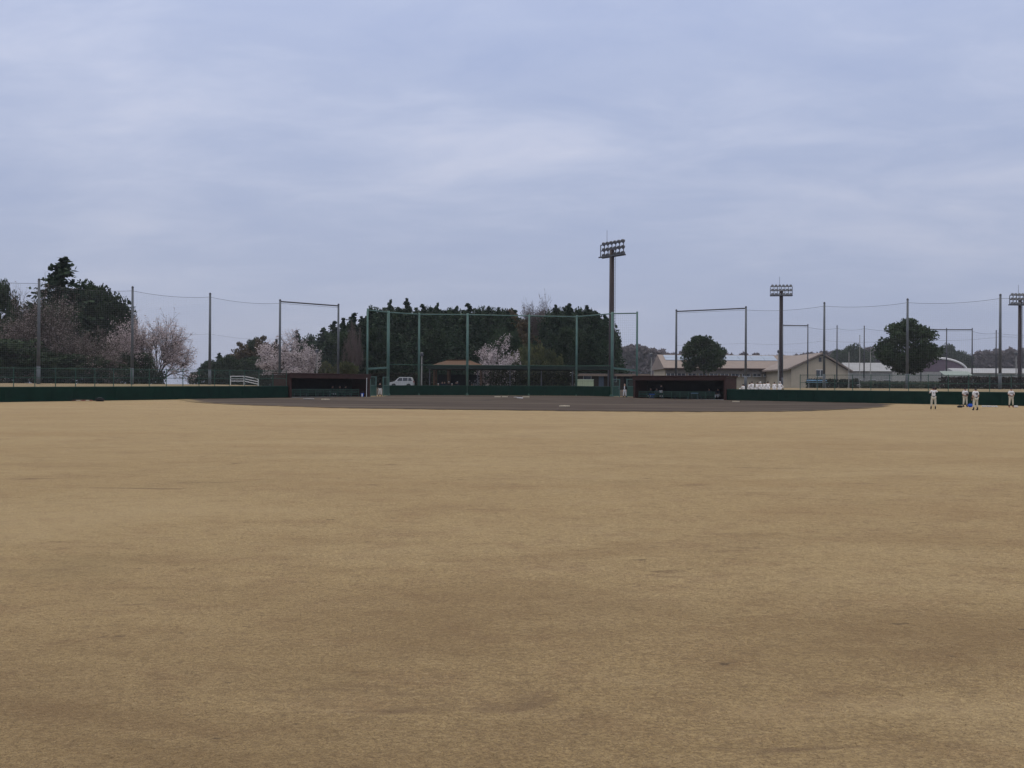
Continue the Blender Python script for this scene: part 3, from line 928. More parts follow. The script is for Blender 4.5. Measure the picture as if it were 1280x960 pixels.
def wire_screen(b, p, q, z0p, z1p, z0q, z1q, step, wd):
    """crossed wires filling the quad between two uprights"""
    p, q = Vector(p), Vector(q)
    L = (q - p).length
    n = int(L / step)
    for i in range(1, n):
        t = i / n
        a = p + (q - p) * t
        b.beam((a.x, a.y, z0p + (z0q - z0p) * t), (a.x, a.y, z1p + (z1q - z1p) * t), wd)
    m_ = int((z1p - z0p) / step)
    for j in range(1, m_):
        t = j / m_
        b.beam((p.x, p.y, z0p + (z1p - z0p) * t), (q.x, q.y, z0q + (z1q - z0q) * t), wd)
def chain_fence(label, P0, d, t0, t1, nrm, step=1.82):
    a0 = P0 + d * t0 + nrm * .2
    root = thing('chain_link_fence', label, 'fence', (*a0, field_z(*a0)))
    org = root.location
    n = int(round(abs(t1 - t0) / step))
    P = [P0 + d * (t0 + (t1 - t0) * i / n) + nrm * .2 for i in range(n + 1)]
    rail, mesh = MB(), MB()
    H = 2.85
    for i, p in enumerate(P):
        z = field_z(*p)
        b = MB().tube([(p.x, p.y, z + .2), (p.x, p.y, z + H)], .038, 6).ball((p.x, p.y, z + H), .045, 6, 4)
        part('post', b, M['bgreen2'], root, org)
    for h_ in (H - .03, 2.02):
        rail.tube([(p.x, p.y, field_z(*p) + h_) for p in P], .026, 6)
    for p, q in zip(P[:-1], P[1:]):
        zp, zq = field_z(*p), field_z(*q)
        # diagonal wires
        L = (q - p).length
        hh = H - 1.25
        k = -hh
        while k < L:
            for sgn in (1, -1):
                u0, u1 = k, k + hh
                a, b = max(u0, 0), min(u1, L)
                if b - a > .05:
                    va, vb = (a - u0), (b - u0)
                    if sgn < 0: va, vb = hh - va, hh - vb
                    A, B = p + (q - p) * (a / L), p + (q - p) * (b / L)
                    za, zb = zp + (zq - zp) * a / L, zp + (zq - zp) * b / L
                    mesh.beam((A.x, A.y, za + 1.25 + va), (B.x, B.y, zb + 1.25 + vb), .006)
            k += .16
    part('rail', rail, M['bgreen2'], root, org)
    part('wire_mesh', mesh, M['link'], root, org)
    return root
chain_fence('green chain link fence standing on the left padded wall', LA, LD, -60, -0.2, LN)
chain_fence('green chain link fence standing on the right padded wall', RA, RD, -62, -6.5, RN)

# tall ball nets on grey poles
def net_fence(label, P, top, beams=(), pole_r=.16, group=None, step=.2, wire=.0042, pole_mat='steel', mat_net='net'):
    z0 = [gz(p.x, p.y) for p in P]
    root = thing('ball_net', label, 'net', (P[0].x, P[0].y, z0[0]), 0, group)
    org = root.location
    cab, net, bm_ = MB(), MB(), MB()
    for p, z in zip(P, z0):
        tz = top(p)
        po = part('pole', MB().tube([(p.x, p.y, z - .2), (p.x, p.y, z + 1.7)], [pole_r * 1.12, pole_r * 1.12], 10).tube(
            [(p.x, p.y, z + 1.7), (p.x, p.y, tz)], [pole_r, pole_r * .72], 10), M[pole_mat], root, org, True)
        part('pole_cap', MB().lathe([(pole_r * .8, 0), (pole_r * .8, .12), (pole_r * .3, .2)], (p.x - org.x, p.y - org.y, tz - org.z), 8), M['steel_dark'], po)
    for i in range(len(P) - 1):
        p, q = P[i], P[i + 1]
        tp, tq = top(p) - .3, top(q) - .3
        sag = 0.0 if i in beams else .28
        pts = []
        for k in range(9):
            t = k / 8
            a = p + (q - p) * t
            pts.append((a.x, a.y, tp + (tq - tp) * t - sag * 4 * t * (1 - t)))
        cab.tube(pts, .018, 5)
        mid = [(x, y, z - (tp - z0[i]) * .42) for x, y, z in pts]
        cab.tube(mid, .008, 4)
        if i in beams:
            bm_.tube([(p.x, p.y, tp + .22), (q.x, q.y, tq + .22)], .085, 8)
        # net strings hang from the cable
        n = int((q - p).length / step)
        for k in range(1, n):
            t = k / n
            a = p + (q - p) * t
            zt = tp + (tq - tp) * t - sag * 4 * t * (1 - t)
            net.beam((a.x, a.y, z0[i] + (z0[i + 1] - z0[i]) * t + .1), (a.x, a.y, zt), wire)
        rows = int((tp - z0[i]) / step)
        for j in range(1, rows):
            f = j / rows
            zz_ = [(x, y, z0[i] + (z0[i + 1] - z0[i]) * kk / 8 + .1 + (z - .1 - z0[i] - (z0[i + 1] - z0[i]) * kk / 8) * f) for kk, (x, y, z) in enumerate(pts)]
            for kk in (0, 2, 4, 6):
                net.beam(zz_[kk], zz_[kk + 2], wire)
    part('cable', cab, M['cable'], root, org)
    part('net', net, M[mat_net], root, org)
    if beams:
        part('top_beam', bm_, M['steel_dark'], root, org)
    return root
V2 = lambda px, Y: Vector((ax(px, Y), Y))
PL = [Vector((-53.5, 88.5)), V2(48, 99), V2(165, 107.5), V2(262, 115), V2(349.5, 120), V2(422.5, 127)]
topl = {-1: 0}
def top_from(rows):
    def f(p):
        best = min(rows, key=lambda r_: (Vector(r_[0]) - p).length)
        return best[1]
    return f
rows_l = [(p, at(px, py, p.y).z) for p, px, py in zip(PL[1:], (48, 165, 262, 349.5, 422.5), (350.5, 360, 368, 376, 381.5))]
rows_l.append((PL[0], rows_l[0][1]))
net_fence('tall netting on grey poles along the left bank', PL, top_from(rows_l), beams=(4,))
PR = [V2(845, 132), V2(932, 128), V2(1030, 123), V2(1134, 116), V2(1250, 109), Vector((60.5, 99.5))]
rows_r = [(p, at(px, py, p.y).z) for p, px, py in zip(PR[:5], (845, 933, 1031, 1135.5, 1251.5), (388.5, 384.5, 379.5, 375, 369.5))]
rows_r.append((PR[5], rows_r[4][1]))
net_fence('tall netting on grey poles along the right bank', PR, top_from(rows_r), beams=(0,))
PF = [V2(978, 163), V2(1009.5, 165), V2(1046, 166), V2(1080, 167), V2(1151, 167), V2(1183, 167), V2(1215, 166), V2(1245, 165), V2(1300, 163)]
rows_f = [(p, at(px, py, p.y).z) for p, px, py in zip(PF, (978, 1010, 1046, 1080, 1151, 1183, 1215, 1245, 1300), (406, 406.5, 408, 408.5, 411, 411.5, 411.5, 414, 415))]
net_fence('farther netting of the neighbouring ground, beyond the right bank', PF, top_from(rows_f), beams=(0, 4, 5), pole_r=.12, step=.3, wire=.0052, pole_mat='steel_dark')

# ------------------------------------------------------------------ backstop
def backstop():
    tops = [385.5, 388.5, 391, 391.5, 393, 394, 390, 389.5]
    pxs = [459, 485, 523.5, 584, 661, 720.5, 765, 796]
    P = BACK
    TZ = [at(px, py, p.y).z for px, py, p in zip(pxs, tops, P)]
    z0 = [field_z(p.x, p.y) for p in P]
    root = thing('backstop', 'tall pale green steel backstop with netting behind home plate', 'backstop', (*P[3], z0[3]))
    org = root.location
    rad = [.13, .2, .15, .17, .15, .14, .2, .14]
    for p, z, tz, r_ in zip(P, z0, TZ, rad):
        o = part('pole', MB().tube([(p.x, p.y, z - .1), (p.x, p.y, tz)], [r_, r_ * .85], 12), M['bgreen'], root, org, True)
        part('pole_foot', MB().lathe([(r_ * 1.5, 0), (r_ * 1.5, .06), (r_ * 1.05, .3)], (p.x - org.x, p.y - org.y, z - org.z), 10), M['bgreen2'], o)
    beam, low, net = MB(), MB(), MB()
    for i in range(7):
        p, q = P[i], P[i + 1]
        beam.tube([(p.x, p.y, TZ[i] - .2), (q.x, q.y, TZ[i + 1] - .2)], .075, 8)
        if i not in (0, 6):
            zl = 4.3
            low.tube([(p.x, p.y, zl), (q.x, q.y, zl)], .05, 6)
        n = int((q - p).length / .3)
        zb = (1.7 if i not in (0, 6) else 4.3)
        for k in range(1, n):
            t = k / n
            a = p + (q - p) * t
            net.beam((a.x, a.y, zb), (a.x, a.y, TZ[i] + (TZ[i + 1] - TZ[i]) * t - .2), .006)
        rows = int((TZ[i] - zb) / .3)
        for j in range(1, rows):
            f = j / rows
            net.beam((p.x, p.y, zb + (TZ[i] - .2 - zb) * f), (q.x, q.y, zb + (TZ[i + 1] - .2 - zb) * f), .006)
    part('top_beam', beam, M['bgreen'], root, org)
    part('lower_rail', low, M['bgreen2'], root, org)
    part('net', net, M['gnet'], root, org)
    # lintels over the two gateways beside the backstop
    for i, (za, zb) in ((0, (at(459, 461, P[0].y).z, at(485, 459.5, P[1].y).z)), (6, (at(765, 460, P[6].y).z, at(792, 463.2, P[7].y).z))):
        part('gate_lintel', MB().beam((P[i].x, P[i].y, za), (P[i + 1].x, P[i + 1].y, zb), .12, .22), M['bgreen'], root, org)
backstop()

# field gates beside the dugouts
def gate(label, a, b, H, leaves):
    z = field_z(a.x, a.y)
    root = thing('field_gate', label, 'gate', (a.x, a.y, z))
    org = root.location
    L = (b - a).length
    d = (b - a) / L
    for t in leaves:
        p = a + d * L * t
        part('gate_post', MB().tube([(p.x, p.y, z), (p.x, p.y, z + H)], .06, 8), M['bgreen'], root, org)
    for (t0, t1, open_) in zip(leaves[:-1], leaves[1:], (False, True, False)):
        if open_: continue
        p, q = a + d * L * t0, a + d * L * t1
        fr = MB()
        for hh in (.1, 1.3, H - .05):
            fr.tube([(p.x, p.y, z + hh), (q.x, q.y, z + hh)], .04, 6)
        n = 8
        for k in range(1, n):
            e = p + (q - p) * k / n
            fr.beam((e.x, e.y, z + .1), (e.x, e.y, z + H - .05), .018)
        part('leaf_frame', fr, M['bgreen'], root, org)
        c = (p + q) / 2 + Vector((d.y, -d.x)) * -.03
        part('panel', MB().box((c.x, c.y, z + .7), ((q - p).length - .1, .03, 1.1), math.atan2(d.y, d.x)), M['bgreen2'], root, org)
    # small latch box
    e = a + d * L * leaves[1]
    part('latch', MB().box((e.x - .1, e.y - .08, z + 1.05), (.12, .06, .16)), M['steel'], root, org)
gate('pale green gate standing open between left dugout and backstop', V2(463, 119.5), V2(486, 125), 2.35, (0, .3, .68, 1))
gate('pale green barred gate between the backstop and right dugout', V2(766, 126), V2(793, 122), 2.2, (0, .32, .66, 1))

# ------------------------------------------------------------------ dugouts
def dugout(label, a, b, nrm, H):
    d = (b - a).normalized()
    L = (b - a).length
    z = min(field_z(*a), field_z(*b))
    root = thing('dugout', label, 'dugout', (a.x, a.y, z), math.atan2(d.y, d.x))
    # local frame: x along the front, y into the dugout
    sgn = 1 if Vector((-d.y, d.x)).dot(nrm) > 0 else -1
    D = 2.6 * sgn
    y = lambda v: v * sgn
    rf = part('roof', MB().box((L / 2, y(1.25), H - .06), (L + .3, 2.9, .12)), M['brown'], root)
    part('fascia', MB().box((L / 2, y(-.24), H - .27), (L + .36, .08, .52)), M['brown'], rf)
    part('gutter', MB().tube([(-.18, y(-.31), H - .02), (L + .18, y(-.31), H - .02)], .05, 6), M['brown'], rf)
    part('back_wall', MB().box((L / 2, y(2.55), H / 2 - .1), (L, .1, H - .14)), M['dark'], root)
    for x in (.06, L - .06):
        part('side_wall', MB().box((x, y(1.2), H / 2 - .1), (.12, 2.58, H - .14)), M['brown'], root)
    for x in (.03, L - .03):
        part('front_post', MB().box((x, y(-.16), H / 2 - .3), (.26, .14, H - .5)), M['brown'], root)
    part('floor', MB().box((L / 2, y(1.2), .03), (L - .26, 2.58, .1)), M['conc'], root)
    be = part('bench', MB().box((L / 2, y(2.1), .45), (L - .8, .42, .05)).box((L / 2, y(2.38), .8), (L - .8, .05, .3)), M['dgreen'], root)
    lg = MB()
    for k in range(7):
        lg.box((.7 + (L - 1.4) * k / 6, y(2.1), .25), (.06, .36, .36))
    part('bench_leg', lg, M['steel'], be)
    # low front rail with green netting
    rail, netp = MB(), MB()
    for k in range(10):
        x = .5 + (L - 1.9) * k / 9
        part('rail_post', MB().tube([(x, y(.05), 0), (x, y(.05), .92)], .03, 6), M['bgreen2'], root)
    rail.tube([(.5, y(.05), .9), (L - 1.4, y(.05), .9)], .032, 6).tube([(.5, y(.05), .32), (L - 1.4, y(.05), .32)], .024, 6)
    part('front_rail', rail, M['bgreen2'], root)
    for k in range(9):
        x = .5 + (L - 1.9) * (k + .5) / 9
        netp.box((x, y(.085), .62), ((L - 1.9) / 9 - .09, .015, .34))
    part('rail_panel', netp, M['dgreen2'], root)
    return root
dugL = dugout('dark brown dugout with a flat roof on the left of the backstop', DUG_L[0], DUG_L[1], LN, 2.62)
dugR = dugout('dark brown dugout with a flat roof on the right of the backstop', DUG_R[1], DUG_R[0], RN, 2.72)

# ------------------------------------------------------------------ light towers
def tower_at(label, px, Y, head_rows, head_w, pole_r, yaw, cols, rows, rod=-.08):
    p = on(px, Y)
    root = thing('light_tower', label, 'light tower', p, yaw, 'floodlight towers')
    t0, t1 = (at(px, r_, Y).z - p.z for r_ in (head_rows[1], head_rows[0]))
    Hh = t1 - t0
    W = head_w
    part('pole', MB().tube([(0, 0, -.2), (0, 0, 1.2), (0, 0, t0 + Hh * .5)], [pole_r * 1.1, pole_r, pole_r * .86], 16), M['rust'], root, smooth_=True)
    part('base_collar', MB().lathe([(pole_r * 1.5, 0), (pole_r * 1.5, .12), (pole_r * 1.15, .3)], n=16), M['conc'], root)
    fr = MB()
    fr.beam((-W / 2, -.35, t0), (W / 2, -.35, t0), .2, .24).beam((-W / 2, .35, t0), (W / 2, .35, t0), .12, .2)
    for x in (-W / 2, 0, W / 2):
        fr.beam((x, -.4, t0), (x, .4, t0), .1)
    part('platform', fr, M['steel_dark'], root)
    gr = MB()
    for i in range(rows):
        zz_ = t0 + .12 + Hh * .95 * i / max(rows - 1, 1)
        gr.beam((-W / 2, 0, zz_), (W / 2, 0, zz_), .13)
    for i in range(cols + 1):
        x = -W / 2 + W * i / cols
        gr.beam((x, 0, t0), (x, 0, t0 + Hh * (1.0 if i not in (0,) else .95)), .1)
    part('lamp_frame', gr, M['steel_dark'], root)
    for i in range(rows):
        for k in range(cols):
            x = -W / 2 + W * (k + .5) / cols
            zz_ = t0 + Hh * .04 + Hh * .95 * i / max(rows - 1, 1) + .1
            r_ = min(W / cols * .45, Hh / rows * .5)
            a = R(-22)
            di = Vector((0, -math.cos(a), math.sin(a)))
            c = Vector((x, -.14, zz_ + r_ * .5))
            fl = part('floodlight', MB().tube([c - di * r_ * .7, c - di * r_ * .2, c + di * r_ * .9], [r_ * .3, r_ * .75, r_], 10), M['lampm'], root)
            part('lens', MB().tube([c + di * r_ * .91, c + di * (r_ * .91 + .03)], [r_ * .93, r_ * .93], 10), M['lampg'], fl)
    part('lightning_rod', MB().tube([(W * rod, 0, t1 - .3), (W * rod, 0, t1 + Hh * 1.15)], .028, 5), M['steel_dark'], root)
    ld = MB()
    yb = -pole_r - .14
    for s in (-.17, .17):
        ld.beam((s, yb, .8), (s, yb, t0), .035)
    k = 1.0
    while k < t0:
        ld.beam((-.17, yb, k), (.17, yb, k), .025); k += .4
    part('ladder', ld, M['rust'], root)
    return root
tower_at('tallest dark floodlight tower, rising behind the backstop', 764, 152, (304.5, 320), 5.2, .41, R(125), 6, 3, .22)
t2 = tower_at('floodlight tower beside the long gabled building', 976, 186, (358.5, 369.5), 3.9, .38, R(-6), 6, 3)
tower_at('floodlight tower cut by the right edge of the view', 1274.5, 172, (369.5, 381), 3.6, .33, R(4), 6, 3)

def lamp_post(label, px, Y, top, globes=False, base_r=.09):
    p = on(px, Y)
    h_ = at(px, top, Y).z - p.z
    root = thing('lamp_post', label, 'lamp post', p, 0, 'slim pale lamp posts')
    part('pole', MB().tube([(0, 0, 0), (0, 0, h_)], [base_r, base_r * .7], 8), M['conc'], root)
    if globes:
        part('globe', MB().ball((0, 0, h_ + .2), .26, 12, 8), M['white'], root, smooth_=True)
    else:
        part('lamp_head', MB().lathe([(.1, -.05), (.26, .05), (.24, .3), (.1, .42)], (0, 0, h_), 10), M['steel_dark'], root)
        part('cap', MB().lathe([(.3, .42), (.12, .52)], (0, 0, h_), 10), M['steel'], root)
lamp_post('pale slim lamp post behind the left dugout', 396, 142, 441)
lamp_post('pale slim lamp post left of the tan hipped roof', 527, 150, 445, base_r=.12)
lamp_post('pale slim lamp post rising behind the left end of the right dugout', 814, 142, 446)
lamp_post('slim white pole close beside the middle light tower', 973, 178, 441, base_r=.13)
lamp_post('slim white pole close beside the light tower at the right edge', 1270, 160, 444, base_r=.1)
lamp_post('white globe lamp under the stand roof, left one of a pair', 713.3, 150, 469.2, True, .05)
lamp_post('white globe lamp under the stand roof, right one of a pair', 718, 150, 469.2, True, .05)
for i, (px, top) in enumerate([(1061, 440), (1074.5, 420), (1088, 434)]):
    p = on(px, 150)
    root = thing('slim_post', ['short slim pale post at the right end of the gabled building', 'tall slim pale post right of the gabled building', 'slim pale post just left of the big round evergreen'][i], 'post', p, 0, 'slim pale posts on the right bank')
    h_ = at(px, top, 150).z - p.z
    part('pole', MB().tube([(0, 0, 0), (0, 0, h_)], [.07, .05], 8), M['conc'], root)
    part('cap', MB().lathe([(.06, 0), (.06, .08), (.02, .14)], (0, 0, h_), 8), M['steel'], root)

# ------------------------------------------------------------------ spectator stand and buildings behind
def stand():
    Y = 138.0
    x0, x1 = ax(535, Y), ax(763, Y)
    zt = at(640, 457.3, Y).z
    g = gz((x0 + x1) / 2, Y)
    root = thing('spectator_stand', 'long low spectator stand with a dark green roof behind the backstop', 'stand', ((x0 + x1) / 2, Y, g))
    org = root.location
    rf = part('roof', MB().add([(x0, Y, zt), (x1, Y, zt), (x1, Y + 3.6, zt - .5), (x0, Y + 3.6, zt - .5), (x0, Y, zt - .08), (x1, Y, zt - .08), (x1, Y + 3.6, zt - .58), (x0, Y + 3.6, zt - .58)],
         [(0, 1, 2, 3), (7, 6, 5, 4), (0, 4, 5, 1), (1, 5, 6, 2), (2, 6, 7, 3), (3, 7, 4, 0)]), M['dgreen'], root, org)
    part('fascia', MB().box(((x0 + x1) / 2, Y - .06, zt - .27), (x1 - x0 + .2, .08, .36)), M['dgreen'], rf, org)
    rib = MB()
    k = x0
    while k < x1:
        rib.box((k, Y - .02, zt + .035), (.13, .3, .07)); k += .28
    part('corrugation', rib, M['steel'], rf, org)
    for px in (537, 597, 637.5, 676.5, 715.5, 760):
        for dy in (.3, 3.2):
            x = ax(px, Y + dy)
            part('post', MB().tube([(x, Y + dy, g - .4), (x, Y + dy, zt - .2 - dy * .14)], .07, 8), M['steel_dark'], root, org)
    for k in range(3):
        part('bench_row', MB().box(((x0 + x1) / 2, Y + .9 + k * .75, g + .30 + k * .28), (x1 - x0 - 1, .4, .06)).box(((x0 + x1) / 2, Y + 1.12 + k * .75, g + .13 + k * .28), (x1 - x0 - 1, .06, .3)), M['dark'], root, org)
    return g, Y, zt
SG, SY, SZ = stand()

def pavilion():
    Y = 147.0
    x0, x1 = ax(536, Y), ax(607, Y)
    ze, zr = at(560, 457.4, Y).z, at(580, 450.6, Y + 2.5).z
    cxm = (x0 + x1) / 2
    g = gz(cxm, Y + 2)
    root = thing('rest_pavilion', 'pavilion with an orange tan hipped roof behind the stand', 'pavilion', (cxm, Y + 2.5, g))
    org = root.location
    D = 5.6
    a, b = x0 + 2.35, x1 - 2.35
    rf = part('roof', MB().add([(x0, Y, ze), (x1, Y, ze), (x1, Y + D, ze), (x0, Y + D, ze), (a, Y + D / 2, zr), (b, Y + D / 2, zr), (x0, Y, ze - .15), (x1, Y, ze - .15), (x1, Y + D, ze - .15), (x0, Y + D, ze - .15)],
         [(0, 1, 5, 4), (1, 2, 5), (2, 3, 4, 5), (3, 0, 4), (9, 8, 7, 6), (0, 6, 7, 1), (1, 7, 8, 2), (2, 8, 9, 3), (3, 9, 6, 0)]), M['tan'], root, org)
    part('ridge_cap', MB().beam((a, Y + D / 2, zr + .05), (b, Y + D / 2, zr + .05), .22, .12), M['tan'], rf, org)
    for x in (x0 + .7, (x0 * 2 + x1) / 3, (x0 + 2 * x1) / 3, x1 - .7):
        for y in (Y + .6, Y + D - .6):
            part('post', MB().box((x, y, (g + ze) / 2 - .1), (.22, .22, ze - g)), M['tanpost'], root, org)
    part('back_panel', MB().box((cxm, Y + D - .5, g + 1.1), (x1 - x0 - 1.8, .1, 2.2)), M['dark'], root, org)
pavilion()
def clubhouse():
    Y = 153.0
    x0, x1 = ax(722, Y), ax(812, Y)
    g = gz((x0 + x1) / 2, Y)
    zt = at(765, 468, Y).z
    root = thing('low_clubhouse', 'low dark clubhouse with a beige eave behind the right end of the backstop', 'building', ((x0 + x1) / 2, Y, g))
    org = root.location
    cxm = (x0 + x1) / 2
    part('wall', MB().box((cxm, Y + 3, (g + zt) / 2 - .2), (x1 - x0, 6, zt - g + .2)), mat('dark_brown_boards', (0.05, 0.038, 0.03), 0.9, 0.35, 2.0), root, org)
    rf = part('roof', MB().box((cxm, Y + 3, zt + .06), (x1 - x0 + .8, 7.0, .12)), M['steel_dark'], root, org)
    part('eave', MB().box((cxm, Y - .53, zt - .1), (x1 - x0 + .8, .06, .34)), mat('beige_eave_board', (0.26, 0.2, 0.16), .8, .2, 2), rf, org)
    for px, wd, m_ in ((751.5, .75, 'dimblue'), (783, .8, 'dark')):
        x = ax(px, Y)
        dr = part('door', MB().box((x, Y - .03, g + 1.0), (wd, .06, 2.0)), M[m_], root, org)
        part('handle', MB().box((x + wd * .36, Y - .08, g + 1.0), (.05, .06, .12)), M['steel'], dr, org)
    for px in (734, 766):
        x = ax(px, Y)
        wn = part('window', MB().box((x, Y - .025, g + 1.6), (1.1, .05, .8)), M['glass'], root, org)
        part('frame', MB().box((x, Y - .05, g + 2.03), (1.2, .1, .06)).box((x, Y - .05, g + 1.17), (1.2, .1, .06)).box((x - .58, Y - .05, g + 1.6), (.06, .1, .8)).box((x + .58, Y - .05, g + 1.6), (.06, .1, .8)), M['conc'], wn, org)
clubhouse()
# pale green storage cabinet on the edge of the stand
def cabinet():
    Y = 136.2
    a, b = at(720.8, 474.2, Y), at(742, 483, Y)
    root = thing('storage_cabinet', 'pale green cabinet standing behind the backstop wall, right of the globe lamps', 'cabinet', ((a.x + b.x) / 2, Y, b.z - .9))
    org = root.location
    o = part('body', MB().box(((a.x + b.x) / 2, Y + .35, (a.z + b.z) / 2 - .5), (b.x - a.x, .7, a.z - b.z + .9)), M['palegreen'], root, org)
    bevel(o, .02)
    part('lid', MB().box(((a.x + b.x) / 2, Y + .35, a.z - .02), (b.x - a.x + .08, .8, .07)), mat('pale_lid', (0.55, 0.62, 0.52), .5), root, org)
    for k in (.33, .66):
        part('door_seam', MB().box((a.x + (b.x - a.x) * k, Y - .006, (a.z + b.z) / 2 - .4), (.02, .02, a.z - b.z + .4)), M['steel'], root, org)
cabinet()

def hall():
    """long low hall with a gabled wing nearer the field"""
    Y = 205.0
    x0, x1 = ax(832, Y), ax(1012, Y)
    g = gz((x0 + x1) / 2, Y)
    ze = at(900, 460.2, Y).z
    zr = at(900, 443.8, Y + 9).z
    root = thing('gabled_hall', 'long beige hall with a tan roof and gabled wing beyond the right dugout', 'building', ((x0 + x1) / 2, Y, g))
    org = root.location
    part('wall', MB().box(((x0 + x1) / 2, Y + 9, (g + ze) / 2 - .3), (x1 - x0, 17, ze - g + .6)), M['beige'], root, org)
    D = 18.6
    ya = Y - .8
    rf = part('roof', MB().add([(x0 - .5, ya, ze), (x1 + .5, ya, ze), (x1 + .5, ya + D / 2, zr), (x0 - .5, ya + D / 2, zr), (x1 + .5, ya + D, ze), (x0 - .5, ya + D, ze),
                           (x0 - .5, ya, ze - .25), (x1 + .5, ya, ze - .25), (x1 + .5, ya + D, ze - .25), (x0 - .5, ya + D, ze - .25)],
         [(0, 1, 2, 3), (3, 2, 4, 5), (9, 8, 7, 6), (0, 6, 7, 1), (1, 7, 8, 4, 2), (4, 8, 9, 5), (5, 9, 6, 0, 3)]), M['roof'], root, org)
    # blue grey sheets on the upper slope
    def slope(x, f, up):
        return (x, ya + D / 2 * f, ze + (zr - ze) * f + up)
    pn = MB()
    k = ax(836, Y)
    while k < ax(985, Y) - 2.6:
        for f0, f1 in ((.56, .735), (.745, .93)):
            a = [slope(k, f0, .1), slope(k + 2.5, f0, .1), slope(k + 2.5, f1, .1), slope(k, f1, .1)]
            bq = [(p[0], p[1], p[2] - .07) for p in a]
            pn.add(bq + a, [(3, 2, 1, 0), (4, 5, 6, 7), (0, 1, 5, 4), (1, 2, 6, 5), (2, 3, 7, 6), (3, 0, 4, 7)])
        k += 2.55
    part('roof_sheet', pn, M['panel'], rf, org)
    part('gutter', MB().tube([(x0 - .5, ya - .1, ze - .16), (x1 + .5, ya - .1, ze - .16)], .12, 6), M['brown'], rf, org)
    # verandah shade built as a grey band under the eave; windows along the front
    part('shade_band', MB().box(((x0 + x1) / 2, Y - .12, ze - .72), (x1 - x0 - .2, .2, .8)), mat('grey_shade_band', (0.2, 0.18, 0.17), .9, .2, 1), root, org)
    px = 838
    while px < 985:
        x = ax(px, Y)
        zc = at(px, 467, Y).z
        wn = part('window', MB().box((x, Y - .03, zc), (1.5, .06, 1.15)), M['glass'], root, org)
        part('frame', MB().box((x, Y - .06, zc + .6), (1.66, .12, .08)).box((x, Y - .06, zc - .6), (1.66, .12, .08)).box((x - .79, Y - .06, zc), (.08, .12, 1.12)).box((x + .79, Y - .06, zc), (.08, .12, 1.12)).box((x, Y - .07, zc), (.06, .06, 1.12)), M['white'], wn, org)
        px += 13.5
    # gabled wing
    Yw = 186.0
    xa, xb = ax(989, Yw), ax(1060, Yw)
    xp = ax(1027, Yw)
    zl, zp, zq = at(989, 461.0, Yw).z, at(1027, 443.6, Yw).z, at(1061, 463.5, Yw).z
    poly = [(xa, g - .3), (xb, g - .3), (xb, zq), (xp, zp - .1), (xa, zl)]
    part('wing_wall', MB().prism(poly, Yw, Yw + 18.5, frame=lambda u, v, w_: (u, w_, v)), M['beige'], root, org)
    wr = MB()
    for (ua, za, ub, zb_) in ((xa - .9, zl - .3, xp, zp + .12), (xp, zp + .12, xb + .7, zq - .3)):
        wr.add([(ua, Yw - .7, za), (ub, Yw - .7, zb_), (ub, Yw + 19, zb_), (ua, Yw + 19, za), (ua, Yw - .7, za + .3), (ub, Yw - .7, zb_ + .3), (ub, Yw + 19, zb_ + .3), (ua, Yw + 19, za + .3)],
               [(3, 2, 1, 0), (4, 5, 6, 7), (0, 1, 5, 4), (1, 2, 6, 5), (2, 3, 7, 6), (3, 0, 4, 7)])
    recalc(part('wing_roof', wr, M['roof'], root, org))
    xw = ax(1025, Yw)
    wn = part('window', MB().box((xw, Yw - .04, at(1025, 466.5, Yw).z), (1.35, .1, 1.1)), M['glass'], root, org)
    part('frame', MB().box((xw, Yw - .08, at(1025, 466.5, Yw).z + .6), (1.6, .16, .1)).box((xw, Yw - .08, at(1025, 466.5, Yw).z - .6), (1.6, .16, .1)).box((xw, Yw - .1, at(1025, 466.5, Yw).z), (.07, .08, 1.1)), M['white'], wn, org)
    part('vent', MB().box((ax(1025, Yw), Yw - .03, at(1025, 449.5, Yw).z), (.5, .08, .8)), M['steel_dark'], root, org)
    part('vent', MB().box((ax(1029, Yw), Yw - .03, at(1029, 449.5, Yw).z), (.28, .08, .8)), M['steel_dark'], root, org)
hall()
def arch_hall():
    Y = 255.0
    c = at(1170, 464.5, Y)
    w_ = ax(1208, Y) - c.x
    h_ = at(1170, 448.2, Y).z - c.z
    g = gz(c.x, Y)
    root = thing('arched_hall', 'hall with a purple grey arched front and white rim behind the big round tree', 'building', (c.x, Y, g))
    org = root.location
    arc_ = [(math.cos(math.pi * k / 20) * w_, math.sin(math.pi * k / 20) * h_) for k in range(21)]
    part('arched_front', MB().prism([(c.x + u, c.z + v) for u, v in arc_], Y, Y + 24, frame=lambda u, v, d_: (u, d_, v)), mat('purple_grey_sheet', (0.16, 0.12, 0.16), .7, .2, 1), root, org)
    rim = MB()
    pts = [(c.x + u * 1.02, Y - .1, c.z + v * 1.03) for u, v in arc_]
    rim.tube(pts, .28, 6)
    part('rim', rim, M['white'], root, org)
    part('wall', MB().box((c.x, Y + 12, (g + c.z) / 2 - .2), (w_ * 2, 23.9, c.z - g + .3)), M['conc'], root, org)
    part('door', MB().box((c.x + w_ * .4, Y - .05, g + 1.5), (3, .1, 3)), M['steel'], root, org)
arch_hall()
